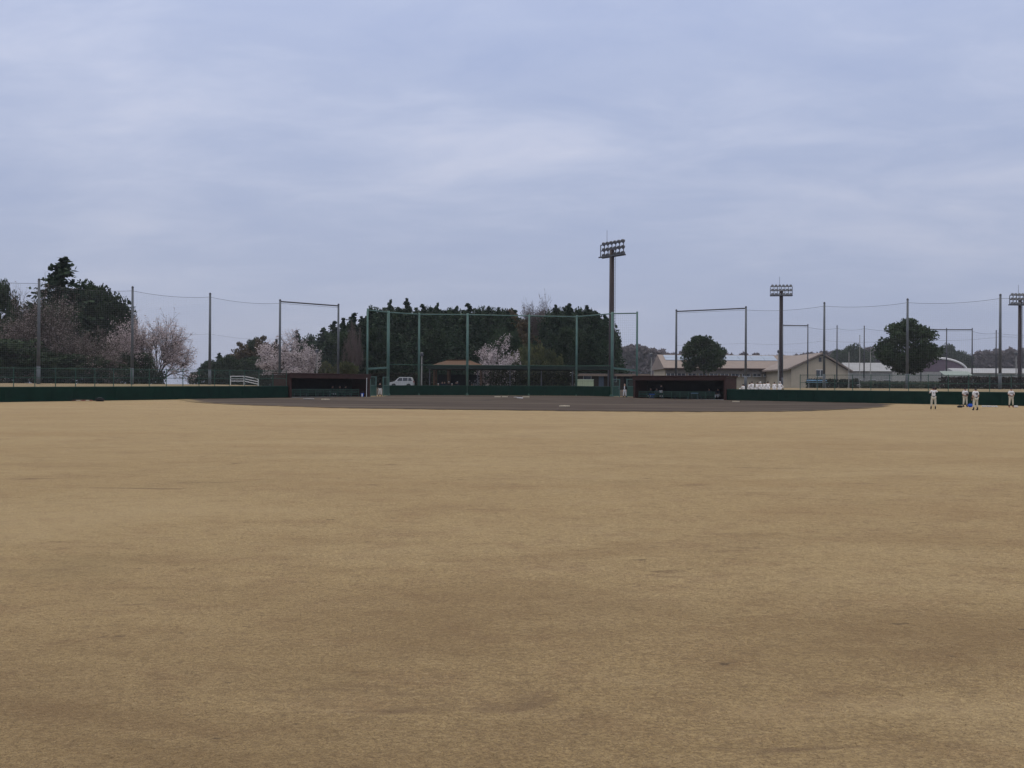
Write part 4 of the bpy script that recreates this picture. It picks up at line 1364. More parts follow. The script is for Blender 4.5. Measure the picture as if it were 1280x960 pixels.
def white_shed(label, px0, px1, py_t, py_e, Y, wall_mat):
    x0, x1 = ax(px0, Y), ax(px1, Y)
    zt, ze = at((px0 + px1) / 2, py_t, Y + 4).z, at((px0 + px1) / 2, py_e, Y).z
    g = gz((x0 + x1) / 2, Y)
    root = thing('long_shed', label, 'building', ((x0 + x1) / 2, Y, g))
    org = root.location
    part('wall', MB().box(((x0 + x1) / 2, Y + 4, (g + ze) / 2 - .2), (x1 - x0, 7.6, ze - g + .4)), wall_mat, root, org)
    recalc(part('roof', MB().add([(x0 - .3, Y - .4, ze), (x1 + .3, Y - .4, ze), (x1 + .3, Y + 4, zt), (x0 - .3, Y + 4, zt), (x1 + .3, Y + 8.4, ze), (x0 - .3, Y + 8.4, ze)],
                       [(0, 1, 2, 3), (3, 2, 4, 5), (0, 3, 5), (1, 4, 2), (0, 5, 4, 1)]), mat('white_grey_roof', (0.32, 0.33, 0.35), .6, .15, .6), root, org))
    k = x0 + 2
    while k < x1 - 1:
        wn = part('window', MB().box((k, Y - .03, g + 1.6), (1.6, .06, 1.0)), M['glass'], root, org)
        part('frame', MB().box((k, Y - .06, g + 2.14), (1.7, .12, .08)).box((k, Y - .06, g + 1.06), (1.7, .12, .08)), M['white'], wn, org)
        k += 3.4
white_shed('long low shed with a pale roof left of the big round tree', 1061, 1116, 453.5, 464, 235, M['conc'])
white_shed('long low shed with a pale roof at the right edge beyond the hedge', 1196, 1300, 460.5, 466.5, 225, M['conc'])
# shelter beyond the right fence
def shelter():
    Y = 146.0
    x0, x1 = ax(1181, Y), ax(1217, Y)
    z1, z0 = at(1199, 464.2, Y).z, at(1199, 470, Y).z
    g = gz((x0 + x1) / 2, Y)
    root = thing('bench_shelter', 'shelter with a grey green sheet roof over the dark hedge', 'shelter', ((x0 + x1) / 2, Y, g))
    org = root.location
    recalc(part('roof', MB().prism([(Y, z0), (Y + 1.9, z1), (Y + 1.9, z1 + .06), (Y, z0 + .06)], x0, x1, frame=lambda u, v, d_: (d_, u, v)), mat('grey_green_sheet', (0.22, 0.27, 0.25), .5, .15, 2), root, org))
    for x in (x0 + .2, (x0 + x1) / 2, x1 - .2):
        part('post', MB().box((x, Y + 1.6, (g + z1) / 2 - .1), (.1, .1, z1 - g)), M['steel'], root, org)
    part('bench', MB().box(((x0 + x1) / 2, Y + 1.2, g + .45), (x1 - x0 - .6, .4, .06)), M['dark'], root, org)
shelter()
# hedges
def hedge(label, px0, px1, py, Y, m_, group=None):
    x0, x1 = ax(px0, Y), ax(px1, Y)
    g = gz((x0 + x1) / 2, Y)
    h_ = at((px0 + px1) / 2, py, Y).z - g
    root = thing('clipped_hedge', label, 'hedge', ((x0 + x1) / 2, Y, g), 0, group)
    L = x1 - x0
    pts = []
    for _ in range(int(L * 430)):
        x = random.uniform(-L / 2, L / 2)
        hh = h_ * (1 + .09 * noise.noise(Vector((x * .7, Y, 0))))
        pts.append((x, random.uniform(-.55, .55), -.7 + random.random() ** .8 * (hh + .7)))
    crown_obj('foliage', cards(pts, .3), m_, root)
    st = MB()
    for k in range(int(L / .9)):
        x = -L / 2 + .5 + k * .9
        st.tube([(x, 0, -.05), (x + .05, .02, h_ * .8)], [.03, .015], 5)
    part('stem', st, M['bark'], root)
hedge('long dark red brown hedge behind the right fence', 1176, 1300, 471.5, 134, M_HEDGE)
hedge('dark green brown hedge below the gabled wing', 1008, 1072, 474, 152, foliage('hedge_leaves', (0.035, 0.036, 0.022), (0.018, 0.02, 0.014)))
hedge('grey green hedge behind the big round tree trunk', 1076, 1174, 477, 148, foliage('grey_green_leaves', (0.11, 0.125, 0.09), (0.05, 0.06, 0.045)))
hedge('dark hedge at the foot of the left grove', -20, 205, 464, 123, foliage('hedge_leaves', (0.035, 0.036, 0.022), (0.018, 0.02, 0.014)))
hedge('dark hedge behind the left dugout and left gate', 372, 540, 466, 159, foliage('hedge_leaves', (0.035, 0.036, 0.022), (0.018, 0.02, 0.014)))
hedge('dark hedge behind the stand, seen under its roof', 612, 722, 463, 145, foliage('hedge_leaves', (0.035, 0.036, 0.022), (0.018, 0.02, 0.014)))
hedge('low dark hedge at the foot of the wooded rise', 236, 365, 469, 130, foliage('hedge_leaves', (0.035, 0.036, 0.022), (0.018, 0.02, 0.014)))

# ------------------------------------------------------------------ white railing on the left bank
def railing():
    Y = 116.5
    P = [at(288, 479.6, Y), at(305.3, 479.6, Y + .2), at(323, 483.6, Y - 1.6)]
    T = [at(288, 470, Y).z, at(305.3, 470, Y + .2).z, at(323, 473.6, Y - 1.6).z]
    root = thing('white_railing', 'short white three rail railing sloping down the left bank', 'railing', P[0])
    org = root.location
    for p, t in zip(P, T):
        part('post', MB().box((p.x, p.y, (p.z + t) / 2 - .25), (.11, .11, t - p.z + .5)), M['white'], root, org)
    for f in (.97, .64, .34):
        part('rail', MB().beam((P[0].x, P[0].y - .07, P[0].z + (T[0] - P[0].z) * f), (P[1].x, P[1].y - .07, P[1].z + (T[1] - P[1].z) * f), .05, .08).beam(
            (P[1].x, P[1].y - .07, P[1].z + (T[1] - P[1].z) * f), (P[2].x, P[2].y - .07, P[2].z + (T[2] - P[2].z) * f), .05, .08), M['white'], root, org)
railing()

# ------------------------------------------------------------------ white car behind the backstop
def car():
    Y = 152.0
    x0, x1 = ax(486.5, Y), ax(517.5, Y)
    L = x1 - x0
    top = at(505, 471.2, Y).z
    H = 1.62
    g = top - H
    root = thing('parked_car', 'white estate car parked behind the left end of the backstop', 'car', ((x0 + x1) / 2, Y, g))
    W = 1.65
    sx = L / 4.2
    X = lambda v: (v - 2.1) * sx
    fr = lambda u, v, d_: (u, d_, v)
    lower = [(X(.02), .35), (X(.0), .62), (X(.12), .78), (X(.9), .94), (X(1.15), .97), (X(4.1), 1.0), (X(4.2), .7), (X(4.16), .35)]
    def arch(c):
        return [(X(c) + .36 * math.cos(a), .30 + .36 * math.sin(a)) for a in [math.pi * (1 - k / 8) for k in range(9)]]
    under = [(X(4.16), .30)] + list(reversed(arch(3.35))) + list(reversed(arch(.85))) + [(X(.02), .30)]
    paint = mat('dull_white_car_paint', (0.5, 0.52, 0.54), 0.35, 0.06, 2.0)
    body = MB().prism(lower + under, -W / 2, W / 2, frame=fr)
    o = recalc(part('body', body, paint, root))
    cab = [(X(1.0), .96), (X(1.72), 1.54), (X(1.95), 1.6), (X(3.7), 1.6), (X(3.9), 1.52), (X(4.12), .99)]
    cabm = MB()
    n = len(cab)
    for s, ins in ((-1, 0), (1, 0)):
        for u, v in cab:
            k = (v - .96) / .64 * .14
            cabm.v.append((u, s * (W / 2 - .03 - k), v))
    cabm.f = [tuple(range(n)), tuple(reversed(range(n, 2 * n)))] + [(i, n + i, n + (i + 1) % n, (i + 1) % n) for i in range(n)]
    recalc(part('cabin', cabm, paint, root))
    gm = mat('car_glass', (0.03, 0.035, 0.045), .1, spec=.6)
    for s in (-1, 1):
        for q in ([(1.28, 1.02), (1.78, 1.46), (2.3, 1.5), (2.3, 1.02)], [(2.4, 1.02), (2.4, 1.5), (3.2, 1.5), (3.2, 1.02)], [(3.3, 1.02), (3.3, 1.5), (3.72, 1.5), (3.95, 1.02)]):
            pts = []
            for d_ in (.0, .02):
                for u, v in q:
                    k = (v - .96) / .64 * .14
                    pts.append((X(u), s * (W / 2 - .03 - k + d_), v))
            recalc(part('side_window', MB().add(pts, [(0, 1, 2, 3), (7, 6, 5, 4), (0, 4, 5, 1), (1, 5, 6, 2), (2, 6, 7, 3), (3, 7, 4, 0)]), gm, root))
    part('windscreen', MB().beam((X(1.06), 0, 1.035), (X(1.68), 0, 1.525), W - .4, .03), gm, root)
    for c in (.85, 3.35):
        for s in (-1, 1):
            wh = part('wheel', MB().tube([(X(c), s * (W / 2 - .2), .31), (X(c), s * (W / 2 - .01), .31)], .31, 16), M['rubber'], root)
            part('rim', MB().tube([(X(c), s * (W / 2 - .01), .31), (X(c), s * (W / 2 + .012), .31)], .19, 12), M['lampm'], wh)
    for s in (-1, 1):
        part('headlight', MB().box((X(.07), s * .6, .68), (.12, .3, .14)), M['lampg'], root)
        part('tail_light', MB().box((X(4.17), s * .7, .9), (.1, .14, .3)), M['redwhite'], root)
        part('wing_mirror', MB().box((X(1.4), s * (W / 2 + .08), 1.05), (.12, .16, .12)), M['white'], root)
car()

# ------------------------------------------------------------------ people
def skinned(name, V, E, Rr, m, parent, sub=1):
    me = bpy.data.meshes.new('skeleton')
    me.from_pydata([tuple(v) for v in V], E, [])
    ob = bpy.data.objects.new('skeleton', me)
    col.objects.link(ob)
    sk = ob.modifiers.new('skin', 'SKIN')
    sk.use_smooth_shade = True
    for i, sv in enumerate(me.skin_vertices[0].data):
        r_ = Rr[i]
        sv.radius = (r_, r_) if isinstance(r_, (int, float)) else r_
        sv.use_root = (i == 0)
    ss = ob.modifiers.new('sub', 'SUBSURF')
    ss.levels = ss.render_levels = sub
    dg = bpy.context.evaluated_depsgraph_get()
    out = bpy.data.meshes.new_from_object(ob.evaluated_get(dg))
    bpy.data.objects.remove(ob)
    out.name = name
    out.materials.clear()
    out.materials.append(m)
    out.shade_smooth()
    o = bpy.data.objects.new(name, out)
    col.objects.link(o)
    o.parent = parent
    return o
def joints(pose):
    """joint table; the figure faces -Y, +X is its left-hand side as the camera sees it"""
    J = dict(pel=(0, 0, .90), chest=(0, 0, 1.20), neck=(0, .0, 1.40), head=(0, -.015, 1.54),
             shl=(-.17, 0, 1.36), shr=(.17, 0, 1.36), ell=(-.235, .02, 1.09), elr=(.235, .02, 1.09), wrl=(-.235, -.06, .86), wrr=(.235, -.06, .86),
             hil=(-.095, 0, .86), hir=(.095, 0, .86), knl=(-.13, -.02, .47), knr=(.13, -.02, .47), anl=(-.16, .02, .09), anr=(.16, .02, .09))
    if pose == 'seat':
        J.update(pel=(0, 0, .50), chest=(0, -.06, .80), neck=(0, -.1, 1.0), head=(0, -.13, 1.14), shl=(-.17, -.08, .96), shr=(.17, -.08, .96), ell=(-.24, -.2, .72), elr=(.24, -.2, .72),
                 wrl=(-.12, -.38, .62), wrr=(.12, -.38, .62), hil=(-.095, -.02, .48), hir=(.095, -.02, .48), knl=(-.16, -.44, .50), knr=(.16, -.44, .50), anl=(-.15, -.42, .09), anr=(.15, -.42, .09))
    elif pose == 'ground':
        J.update(pel=(0, 0, .12), chest=(0, -.05, .42), neck=(0, -.1, .62), head=(0, -.13, .76), shl=(-.17, -.08, .58), shr=(.17, -.08, .58), ell=(-.25, -.22, .38), elr=(.25, -.22, .38),
                 wrl=(-.12, -.4, .38), wrr=(.12, -.4, .38), hil=(-.095, -.03, .11), hir=(.095, -.03, .11), knl=(-.22, -.38, .4), knr=(.22, -.38, .4), anl=(-.12, -.62, .07), anr=(.12, -.62, .07))
    elif pose == 'raise':
        J.update(ell=(-.30, -.08, 1.30), wrl=(-.15, -.12, 1.5), elr=(.28, -.1, 1.2), wrr=(.12, -.16, 1.42), anl=(-.13, .03, .09), anr=(.17, -.02, .09))
    elif pose == 'hips':
        J.update(ell=(-.33, .05, 1.14), wrl=(-.16, -.05, .98), elr=(.33, .05, 1.14), wrr=(.16, -.05, .98))
    elif pose == 'hold':
        J.update(ell=(-.25, -.02, 1.1), wrl=(-.04, -.22, 1.0), elr=(.25, -.02, 1.1), wrr=(.06, -.22, 1.0))
    elif pose == 'walk':
        J.update(knl=(-.1, -.2, .5), anl=(-.1, -.25, .09), knr=(.1, .0, .46), anr=(.1, .22, .12), ell=(-.23, .12, 1.12), wrl=(-.22, .1, .88), elr=(.23, -.1, 1.1), wrr=(.22, -.22, .92))
    return {k: Vector(v) for k, v in J.items()}
def person(loc, face, pose, label, top='jersey', legs='cream', cap='navy', shoe='shoe', group=None, scale=1.0, hat=True, extra=None, socks='black', sleeve='top'):
    root = thing('person', label, 'person', loc, face, group)
    root.scale = (scale,) * 3
    J = joints(pose)
    order = ['pel', 'chest', 'neck', 'shl', 'ell', 'wrl', 'shr', 'elr', 'wrr', 'hil', 'knl', 'anl', 'hir', 'knr', 'anr']
    ix = {k: i for i, k in enumerate(order)}
    V = [J[k] for k in order]
    E = [('pel', 'chest'), ('chest', 'neck'), ('neck', 'shl'), ('shl', 'ell'), ('ell', 'wrl'), ('neck', 'shr'), ('shr', 'elr'), ('elr', 'wrr'), ('pel', 'hil'), ('hil', 'knl'), ('knl', 'anl'), ('pel', 'hir'), ('hir', 'knr'), ('knr', 'anr')]
    E = [(ix[a], ix[b]) for a, b in E]
    rad = dict(pel=.115, chest=.125, neck=.058, shl=.06, shr=.06, ell=.042, elr=.042, wrl=.028, wrr=.028, hil=.085, hir=.085, knl=.058, knr=.058, anl=.038, anr=.038)
    V.append(J['head'] - Vector((0, 0, .04))); E.append((ix['neck'], len(V) - 1))
    body = skinned('body', V, E, [rad[k] for k in order] + [.05], M['skin'], root)
    # head with a face, hands and feet join the body mesh
    hd = MB()
    h0 = J['head']
    hd.ball(h0, (.078, .095, .115), 14, 10)
    hd.ball(h0 + Vector((0, -.098, -.012)), (.014, .02, .022), 6, 5)
    for s in (-1, 1):
        hd.ball(h0 + Vector((s * .078, .005, -.005)), (.012, .022, .032), 6, 5)
    for sd, w_, e in (('l', J['wrl'], J['ell']), ('r', J['wrr'], J['elr'])):
        d = (w_ - e).normalized()
        s = d.cross(Vector((0, 1, .3))).normalized()
        n_ = s.cross(d).normalized()
        pc = w_ + d * .05
        hd.tube([w_ - d * .01, w_ + d * .04, w_ + d * .09], [.026, .036, .034], 8)
        for k in range(4):
            b0 = w_ + d * .085 + s * (-.027 + .018 * k)
            Lf = (.062, .074, .07, .055)[k]
            hd.tube([b0, b0 + d * Lf * .5 + n_ * .01, b0 + d * Lf * .85 + n_ * .03], [.009, .0085, .006], 5)
        tb = w_ + d * .03 - s * .03
        hd.tube([tb, tb - s * .025 + d * .03, tb - s * .03 + d * .06 + n_ * .012], [.011, .010, .007], 5)
    hm = hd.mesh('head', M['skin'], smooth_=True)
    bm = bmesh.new(); bm.from_mesh(body.data); bm.from_mesh(hm); bm.to_mesh(body.data); bm.free()
    bpy.data.meshes.remove(hm)
    part('eyes', MB().ball(h0 + Vector((-.03, -.087, .012)), (.012, .01, .008), 6, 5).ball(h0 + Vector((.03, -.087, .012)), (.012, .01, .008), 6, 5), M['hair'], root)
    part('mouth', MB().ball(h0 + Vector((0, -.086, -.052)), (.024, .008, .007), 6, 5), mat('lip', (.25, .1, .09)), root)
    part('hair', MB().ball(h0 + Vector((0, .018, .028)), (.086, .092, .098), 12, 8), M['hair'], root, smooth_=True)
    if hat:
        c = MB().ball(h0 + Vector((0, .01, .055)), (.092, .104, .075), 12, 8)
        hb = part('cap', c, M[cap], root, smooth_=True)
        part('brim', MB().ball(h0 + Vector((0, -.115, .05)), (.07, .075, .012), 12, 5), M[cap], hb, smooth_=True)
    # shirt: torso and sleeves a little wider than the body
    m_ = lambda a, b, t: J[a] * (1 - t) + J[b] * t
    SV = [m_('pel', 'chest', .05), J['chest'], m_('chest', 'neck', .93), J['shl'], m_('shl', 'ell', .9), J['shr'], m_('shr', 'elr', .9)]
    sE = [(0, 1), (1, 2), (2, 3), (3, 4), (2, 5), (5, 6)]
    sr = [.135, .148, .072, .078, .06, .078, .06]
    if sleeve == 'long':
        SV += [m_('ell', 'wrl', .95), m_('elr', 'wrr', .95)]; sE += [(4, 7), (6, 8)]; sr += [.042, .042]
    sh = skinned('shirt', SV, sE, sr, M[top], root)
    TV = [J['pel'], J['hil'], J['knl'], m_('knl', 'anl', .72 if socks else .95), J['hir'], J['knr'], m_('knr', 'anr', .72 if socks else .95)]
    tr = skinned('trousers', TV, [(0, 1), (1, 2), (2, 3), (0, 4), (4, 5), (5, 6)], [.142, .105, .078, .06, .105, .078, .06], M[legs], root)
    if socks:
        for a in ('l', 'r'):
            part('sock', MB().tube([m_('kn' + a, 'an' + a, .68), J['an' + a]], [.052, .046], 10), M[socks], root)
    part('belt', MB().tube([J['pel'] + Vector((0, 0, .045)), J['pel'] + Vector((0, 0, .085))], [.15, .15], 14), M['black'], root) if pose not in ('ground', 'seat') else None
    for a in ('anl', 'anr'):
        b = J[a]
        z = .055
        part('shoe', MB().ball((b.x, b.y - .07, b.z - .035), (.052, .145, .055), 10, 6), M[shoe], root, smooth_=True)
    if extra:
        extra(root, J)
    return root
def glove(side):
    def f(root, J):
        w_ = J['wr' + side]
        part('glove', MB().ball(w_ + Vector((0, -.03, .06)), (.10, .07, .13), 10, 7), M['leather'], root, smooth_=True)
    return f
def chest_mark(root, J):
    c = J['chest']
    b = MB()
    for k in range(6):
        b.box((c.x - .11 + .044 * k, -.165, c.z + .03 + .006 * (k % 2)), (.03, .04, .05))
    part('lettering', b, M['navy'], root)
def back_number(root, J):
    c = J['chest']
    b = MB()
    b.box((c.x - .05, .155, c.z + .03), (.022, .05, .15)).box((c.x + .05, .155, c.z + .03), (.022, .05, .15)).box((c.x, .155, c.z + .095), (.08, .05, .022)).box((c.x, .155, c.z - .035), (.08, .05, .022))
    part('number', b, M['navy'], root)
def back_one(root, J):
    c = J['chest']
    part('number', MB().box((c.x, .155, c.z + .03), (.03, .05, .15)), M['navy'], root)
    glove('l')(root, J)
def both(*fs):
    return lambda r_, J: [f(r_, J) for f in fs]
PLAY = 'baseball players standing on the outfield'
PI = math.pi
person(onf(1167, 78.5), PI - .25, 'raise', 'player seen from behind raising a dark glove beside the head', group=PLAY, scale=1.02, extra=back_one)
person(onf(1206.5, 87), 0.05, 'hold', 'player facing the camera beside the bright blue bag, hands together at the belt', group=PLAY, scale=.98, extra=both(chest_mark, glove('r')))
person(onf(1219.5, 76), PI + .15, 'stand', 'player seen from behind with a back number, nearest the camera', group=PLAY, scale=1.0, extra=both(back_number, glove('r')), hat=False)
person(onf(1264, 86.5), -.1, 'hold', 'player facing the camera in red shoes at the far right', group=PLAY, scale=.99, shoe='redshoe', extra=chest_mark)
person(onf(475, 121), .2, 'stand', 'player in a dark top and white trousers walking through the left gate', top='black', legs='jersey', socks='black', sleeve='long', scale=.98)
def open_front(root, J):
    c = J['chest']
    part('shirt_front', MB().box((c.x, -.15, c.z - .02), (.1, .06, .42)), M['jersey'], root)
person(onf(781, 121.5), -.3, 'stand', 'person in a dark jacket over white clothes at the right gate', top='black', legs='jersey', sleeve='long', extra=open_front, hat=False)

# in and at the dugouts
def in_dugout(dug, x, y, face, pose, label, **kw):
    a = dug.rotation_euler.z
    p = dug.matrix_basis @ Vector((x, y, 0)) if False else Vector(dug.location) + Matrix.Rotation(a, 3, 'Z') @ Vector((x, y, 0.08))
    return person(p, a + face, pose, label, **kw)
def sgn_of(dug, a, b, nrm):
    d = (b - a).normalized()
    return 1 if Vector((-d.y, d.x)).dot(nrm) > 0 else -1
sL = sgn_of(dugL, DUG_L[0], DUG_L[1], LN)
sR = sgn_of(dugR, DUG_R[1], DUG_R[0], RN)
for i, x in enumerate((7.9, 9.0, 9.9)):
    in_dugout(dugL, x, sL * 2.0, 0 if sL > 0 else PI, 'seat', 'player in dark clothes sitting in the shade of the left dugout', top='black', legs=('jersey' if i == 0 else 'navy'), sleeve='long', group='players sitting in the left dugout') if i else \
        in_dugout(dugL, x, sL * 2.0, 0 if sL > 0 else PI, 'seat', 'player in dark top and white trousers sitting in the left dugout', top='black', legs='jersey', sleeve='long', group='players sitting in the left dugout')
in_dugout(dugR, 3.1, sR * .7, 0 if sR > 0 else PI, 'stand', 'player in dark top and white trousers standing at the front of the right dugout', top='black', legs='jersey', sleeve='long', scale=.98)
for i, x in enumerate((1.0, 1.8)):
    in_dugout(dugR, x, sR * 2.0, 0 if sR > 0 else PI, 'seat', ['player in dark top and white trousers sitting at the left end of the right dugout', 'player in grey and navy sitting second from the left in the right dugout'][i], top=('black', 'steel')[i], legs=('jersey', 'navy')[i], sleeve='long', group='players sitting in the right dugout')
for i, x in enumerate((8.6, 9.7)):
    in_dugout(dugR, x, sR * 2.0, 0 if sR > 0 else PI, 'seat', ['player in navy sitting inside the right part of the right dugout', 'player in white trousers sitting at the right end of the right dugout'][i], top='navy', legs=('navy', 'jersey')[i], sleeve='long', group='players sitting in the right dugout')

# the white shirted group sitting on the right bank behind the wall
sit = [(930, 1), (936.5, 0), (941, 0), (946, 0), (951.5, 0), (955.5, 1), (960, 0), (968, 0), (974.5, 0)]
for i, (px, k) in enumerate(sit):
    Y = 118.5 - (px - 930) * .06 + (1.1 if k else 0)
    p = on(px, Y)
    rt = person((p.x, p.y, p.z), PI + random.uniform(-1.1, 1.1), 'ground', 'player in white sitting behind the right wall, %s from the left' % ordn[i], top='jersey', legs='jersey', group='players sitting on the right bank', sleeve='top', scale=(1.06, .98, 1.1, 1.02)[i % 4], hat=(i % 2 == 0), cap=('jersey' if i in (4, 7, 8) else 'navy'))
# spectators under the stand roof
cr = [(543, 0), (548, 1), (552, 0), (556, 2), (560.5, 0), (565, 1), (568, 0), (572, 2), (577, 0), (590, 1), (561, 3), (553, 3), (570, 3)]
for i, (px, k) in enumerate(cr):
    row = (0, 0, 1, 2)[k] if k < 3 else 2
    row = min(k, 2)
    Y = SY + .9 + row * .75
    p = Vector((ax(px, Y), Y, SG - .15 + row * .28))
    white = px in (561, 548, 565, 572)
    lab = 'spectator in dark clothes sitting under the left half of the stand roof' if not white else 'spectator in a white cap under the stand roof, %s white cap from the left' % ordn[sorted((561, 548, 565, 572)).index(px)]
    person(p, random.uniform(-.3, .3), 'seat', lab, top='navy' if i % 2 else 'black', legs='black', cap='jersey' if white else 'black', sleeve='long', group='spectators in the stand', socks=None)
p = Vector((ax(598.5, SY + .9), SY + .9, SG - .15))
mat('pale_blue_cloth', (0.33, 0.38, 0.52), .9); M['pbl'] = MATS['pale_blue_cloth']
person(p, .2, 'seat', 'spectator in a pale blue shirt beside the middle cherry trunk, left one of two', top='pbl', legs='navy', sleeve='long', group='spectators in pale blue', hat=False, socks=None)
person(p + Vector((.62, 0, 0)), -.1, 'seat', 'spectator in a pale blue shirt beside the middle cherry trunk, right one of two', top='pbl', legs='navy', sleeve='long', group='spectators in pale blue', hat=False, socks=None)
person(Vector((ax(649, SY), SY - .6, gz(ax(649, SY), SY - .6) - .3)), 0, 'seat', 'spectator with a white cap alone behind the middle of the backstop wall', top='black', legs='black', cap='jersey', sleeve='long', socks=None)

# ------------------------------------------------------------------ small things on the field
DZ = .032
def base_bag(px, py, Y, label, s=.42, m_=None):
    x = ax(px, Y)
    z = field_z(x, Y) + DZ
    o = MB().box((0, 0, .045), (s, s, .10)).build('base_bag', m_ or M['base'])
    bevel(o, .025, 2)
    o.location = (x, Y, z)
    o.rotation_euler = (0, 0, R(42))
    tag(o, label, 'base', 'bases of the diamond')
base_bag(705.8, 508, 78.5, 'second base, a scuffed pale bag on the dark infield nearest the outfield', .62)
base_bag(407, 498.5, 97, 'first base, a pale bag on the soil before the left dugout', .62)
base_bag(920, 502, 101, 'third base, a pale bag on the soil before the right dugout', .55)
# home plate and pitcher's plate
hp = MB().prism([(-.22, .22), (.22, .22), (.22, 0), (0, -.22), (-.22, 0)], 0, .03).build('home_plate', M['white'])
hp.location = (ax(644.5, 118), 118, field_z(ax(644.5, 118), 118) + DZ); tag(hp, 'white five sided home plate before the backstop', 'home plate'); recalc(hp)
pp = MB().box((0, 0, .05), (.61, .15, .1)).build('pitcher_plate', M['white'])
pp.location = (ax(650, 100.5), 100.5, field_z(ax(650, 100.5), 100.5) + .24); bevel(pp, .01, 1); tag(pp, 'narrow white plate on top of the low mound', 'pitcher plate')
# pale mats near home
for i, (px, Y, wd) in enumerate([(622, 117.5, .7), (631, 117.8, .7), (657.5, 117.3, .8)]):
    x = ax(px, Y)
    o = MB().box((0, 0, .05), (wd, .5, .09)).build('pale_mat', M['base'])
    bevel(o, .02, 1)
    o.location = (x, Y, field_z(x, Y) + DZ)
    tag(o, ['pale mat on the soil left of home plate, outer one', 'pale mat on the soil left of home plate, inner one', 'pale mat on the soil right of home plate'][i], 'mat', 'pale mats around home plate')
x = ax(386, 99)
o = MB().box((0, 0, .05), (1.0, .5, .08)).build('pale_mat', M['conc']); bevel(o, .02, 1)
o.location = (x, 99, field_z(x, 99) + DZ); tag(o, 'grey mat on the soil just left of first base', 'mat', 'pale mats around home plate')
# bats and a dark bag by the left wall
bats = [(92, 0), (96.5, 1), (101, 0), (106, 1), (111, 0)]
for i, (px, k) in enumerate(bats):
    Y = 87.6
    x = ax(px, Y)
    z = field_z(x, Y)
    root = thing('baseball_bat', 'baseball bat lying by the left wall, %s from the left in its row' % ordn[i], 'bat', (x, Y, z), R(12 - 9 * i), 'bats lying along the left wall')
    b = part('barrel', MB().tube([(-.1, 0, .09), (.12, 0, .09), (.42, 0, .09), (.46, 0, .09)], [.022, .034, .042, .025], 10), M['redwhite'] if k == 0 else M['base'], root, smooth_=True)
    part('grip', MB().tube([(-.44, 0, .09), (-.42, 0, .09), (-.1, 0, .09)], [.03, .018, .019], 8), M['black'], root)
def bag(name, label, px, Y, size, m_, cat='bag', group=None):
    x = ax(px, Y)
    root = thing(name, label, cat, (x, Y, field_z(x, Y)), random.uniform(-.2, .2), group)
    o = part('body', MB().box((0, 0, size[2] / 2), size), m_, root)
    bevel(o, min(size) * .3, 3)
    part('strap', MB().tube([(-size[0] * .3, 0, size[2] * .95), (-size[0] * .15, 0, size[2] * 1.25), (size[0] * .15, 0, size[2] * 1.25), (size[0] * .3, 0, size[2] * .95)], .02, 6), M['black'] if m_ != M['black'] else M['steel_dark'], root)
bag('sports_bag', 'black sports bag lying at the end of the bats by the left wall', 125, 88, (.8, .34, .26), M['black'])
bag('sports_bag', 'black sports bag at the feet of the player facing the camera', 1200, 84.8, (.42, .26, .16), M['black'])
bag('sports_bag', 'bright blue bag between the two middle players', 1213, 86.5, (.42, .3, .3), M['blue'])
bag('sports_bag', 'white bag on the ground beside the player in red shoes', 1270, 86.8, (.34, .24, .17), M['white'])
for i, px in enumerate((1229, 1232, 1235.3, 1238.6, 1242, 1245.5)):
    Y = 88.2 - i * .12
    x = ax(px, Y)
    o = MB().box((0, 0, .06), (.2, .26, .12)).build('folded_towel', M['white'])
    bevel(o, .045, 2)
    o.location = (x, Y, field_z(x, Y)); o.rotation_euler = (0, 0, random.uniform(-.4, .4))
    tag(o, 'small white bundle lying along the right wall, %s of six from the left' % ordn[i], 'towel', 'white bundles along the right wall')
# blue bucket and white bottle at the left dugout
def bucket():
    p = onf(453, 116.2)
    root = thing('water_bucket', 'blue bucket on the soil at the right end of the left dugout', 'bucket', p)
    part('body', MB().lathe([(.13, 0), (.17, .05), (.2, .42), (.21, .44), (.19, .44)], n=14), M['blue'], root, smooth_=True)
    part('handle', MB().tube([(-.2, 0, .42), (-.14, -.05, .6), (0, -.06, .66), (.14, -.05, .6), (.2, 0, .42)], .012, 5), M['steel'], root)
    o = MB().lathe([(.08, 0), (.085, .04), (.085, .3), (.03, .38), (.03, .44)], n=10).build('water_jug', M['white'])
    o.location = p + Vector((.02, -.34, .0)); tag(o, 'white jug standing before the blue bucket', 'jug')
bucket()
pp_ = onf(454, 115.9)
o = MB().tube([(0, 0, 0), (.0, .12, 2.1)], .035, 8).tube([(0, .12, 2.1), (0, .125, 2.16)], [.05, .05], 8).build('white_pole', M['white'])
o.location = pp_ + Vector((.35, .2, 0)); tag(o, 'white pole leaning at the right end of the left dugout', 'pole')
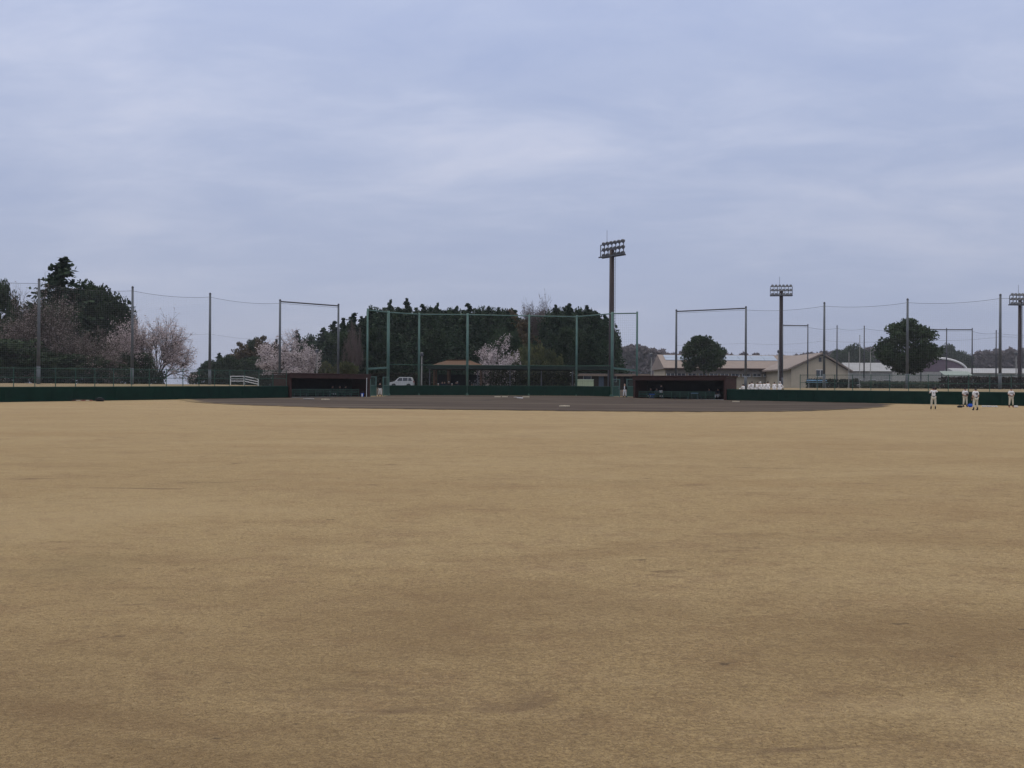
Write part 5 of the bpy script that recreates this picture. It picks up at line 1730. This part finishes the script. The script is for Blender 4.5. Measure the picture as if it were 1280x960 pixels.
# blue stool and pale table before the right dugout
def stool():
    p = onf(815, 117.5)
    root = thing('folding_stool', 'dark blue folding stool before the right dugout', 'stool', p, .3)
    part('seat', MB().box((0, 0, .5), (.5, .4, .05)), M['blue'], root)
    bluem = mat('dull_blue_steel', (0.04, 0.09, 0.17), .5)
    for s in (-1, 1):
        for u, v in ((-1, 1), (1, -1)):
            part('leg', MB().tube([(u * .24, s * .17, 0), (v * .2, s * .17, .48)], .02, 6), bluem, root)
def table():
    p = onf(869, 114.9)
    root = thing('folding_table', 'narrow pale blue folding table before the right dugout', 'table', p, math.atan2(RD.y, RD.x))
    o = part('tabletop', MB().box((0, 0, .72), (.85, .4, .04)), M['lightblue'], root)
    for s in (-1, 1):
        for u in (-1, 1):
            part('leg', MB().tube([(u * .38, s * .15, 0), (u * .36, s * .14, .7)], .018, 6), M['steel'], root)
stool(); table()
# blue bench on the right bank
def bank_bench():
    Y = 133.0
    x0, x1 = ax(1009, Y), ax(1034, Y)
    z = at(1020, 478.2, Y).z
    g = gz((x0 + x1) / 2, Y)
    root = thing('park_bench', 'long pale blue bench on the right bank below the gabled wing', 'bench', ((x0 + x1) / 2, Y, g))
    h_ = max(z - g, .42)
    L = x1 - x0
    part('seat', MB().box((0, 0, h_), (L, .42, .1)), M['lightblue'], root)
    part('backrest', MB().box((0, .26, h_ + .28), (L, .05, .16)), M['lightblue'], root)
    for k in (-.42, 0, .42):
        part('leg', MB().box((k * L, 0, h_ / 2 - .03), (.08, .34, h_ - .05)).box((k * L, .24, h_ / 2 + .15), (.06, .05, h_ + .3)), M['steel'], root)
bank_bench()

# remove tree prototypes never placed
for k, (root, a, b) in PROTO.items():
    if not root['used']:
        for c in list(root.children): bpy.data.objects.remove(c)
        bpy.data.objects.remove(root)
hz = MB().box((0, 150, 12), (2600, 2000, 40)).build('haze', None)
hz['kind'] = 'stuff'
hm_ = bpy.data.materials.new('pale_air')
hm_.use_nodes = True
ht = hm_.node_tree
ht.nodes.clear()
pv = N(ht, 'ShaderNodeVolumePrincipled')
pv.inputs['Color'].default_value = (0.82, 0.86, 0.95, 1)
pv.inputs['Density'].default_value = 0.00015
ho = N(ht, 'ShaderNodeOutputMaterial')
ht.links.new(pv.outputs[0], ho.inputs['Volume'])
hz.data.materials.append(hm_)
print('objects', len(bpy.data.objects))
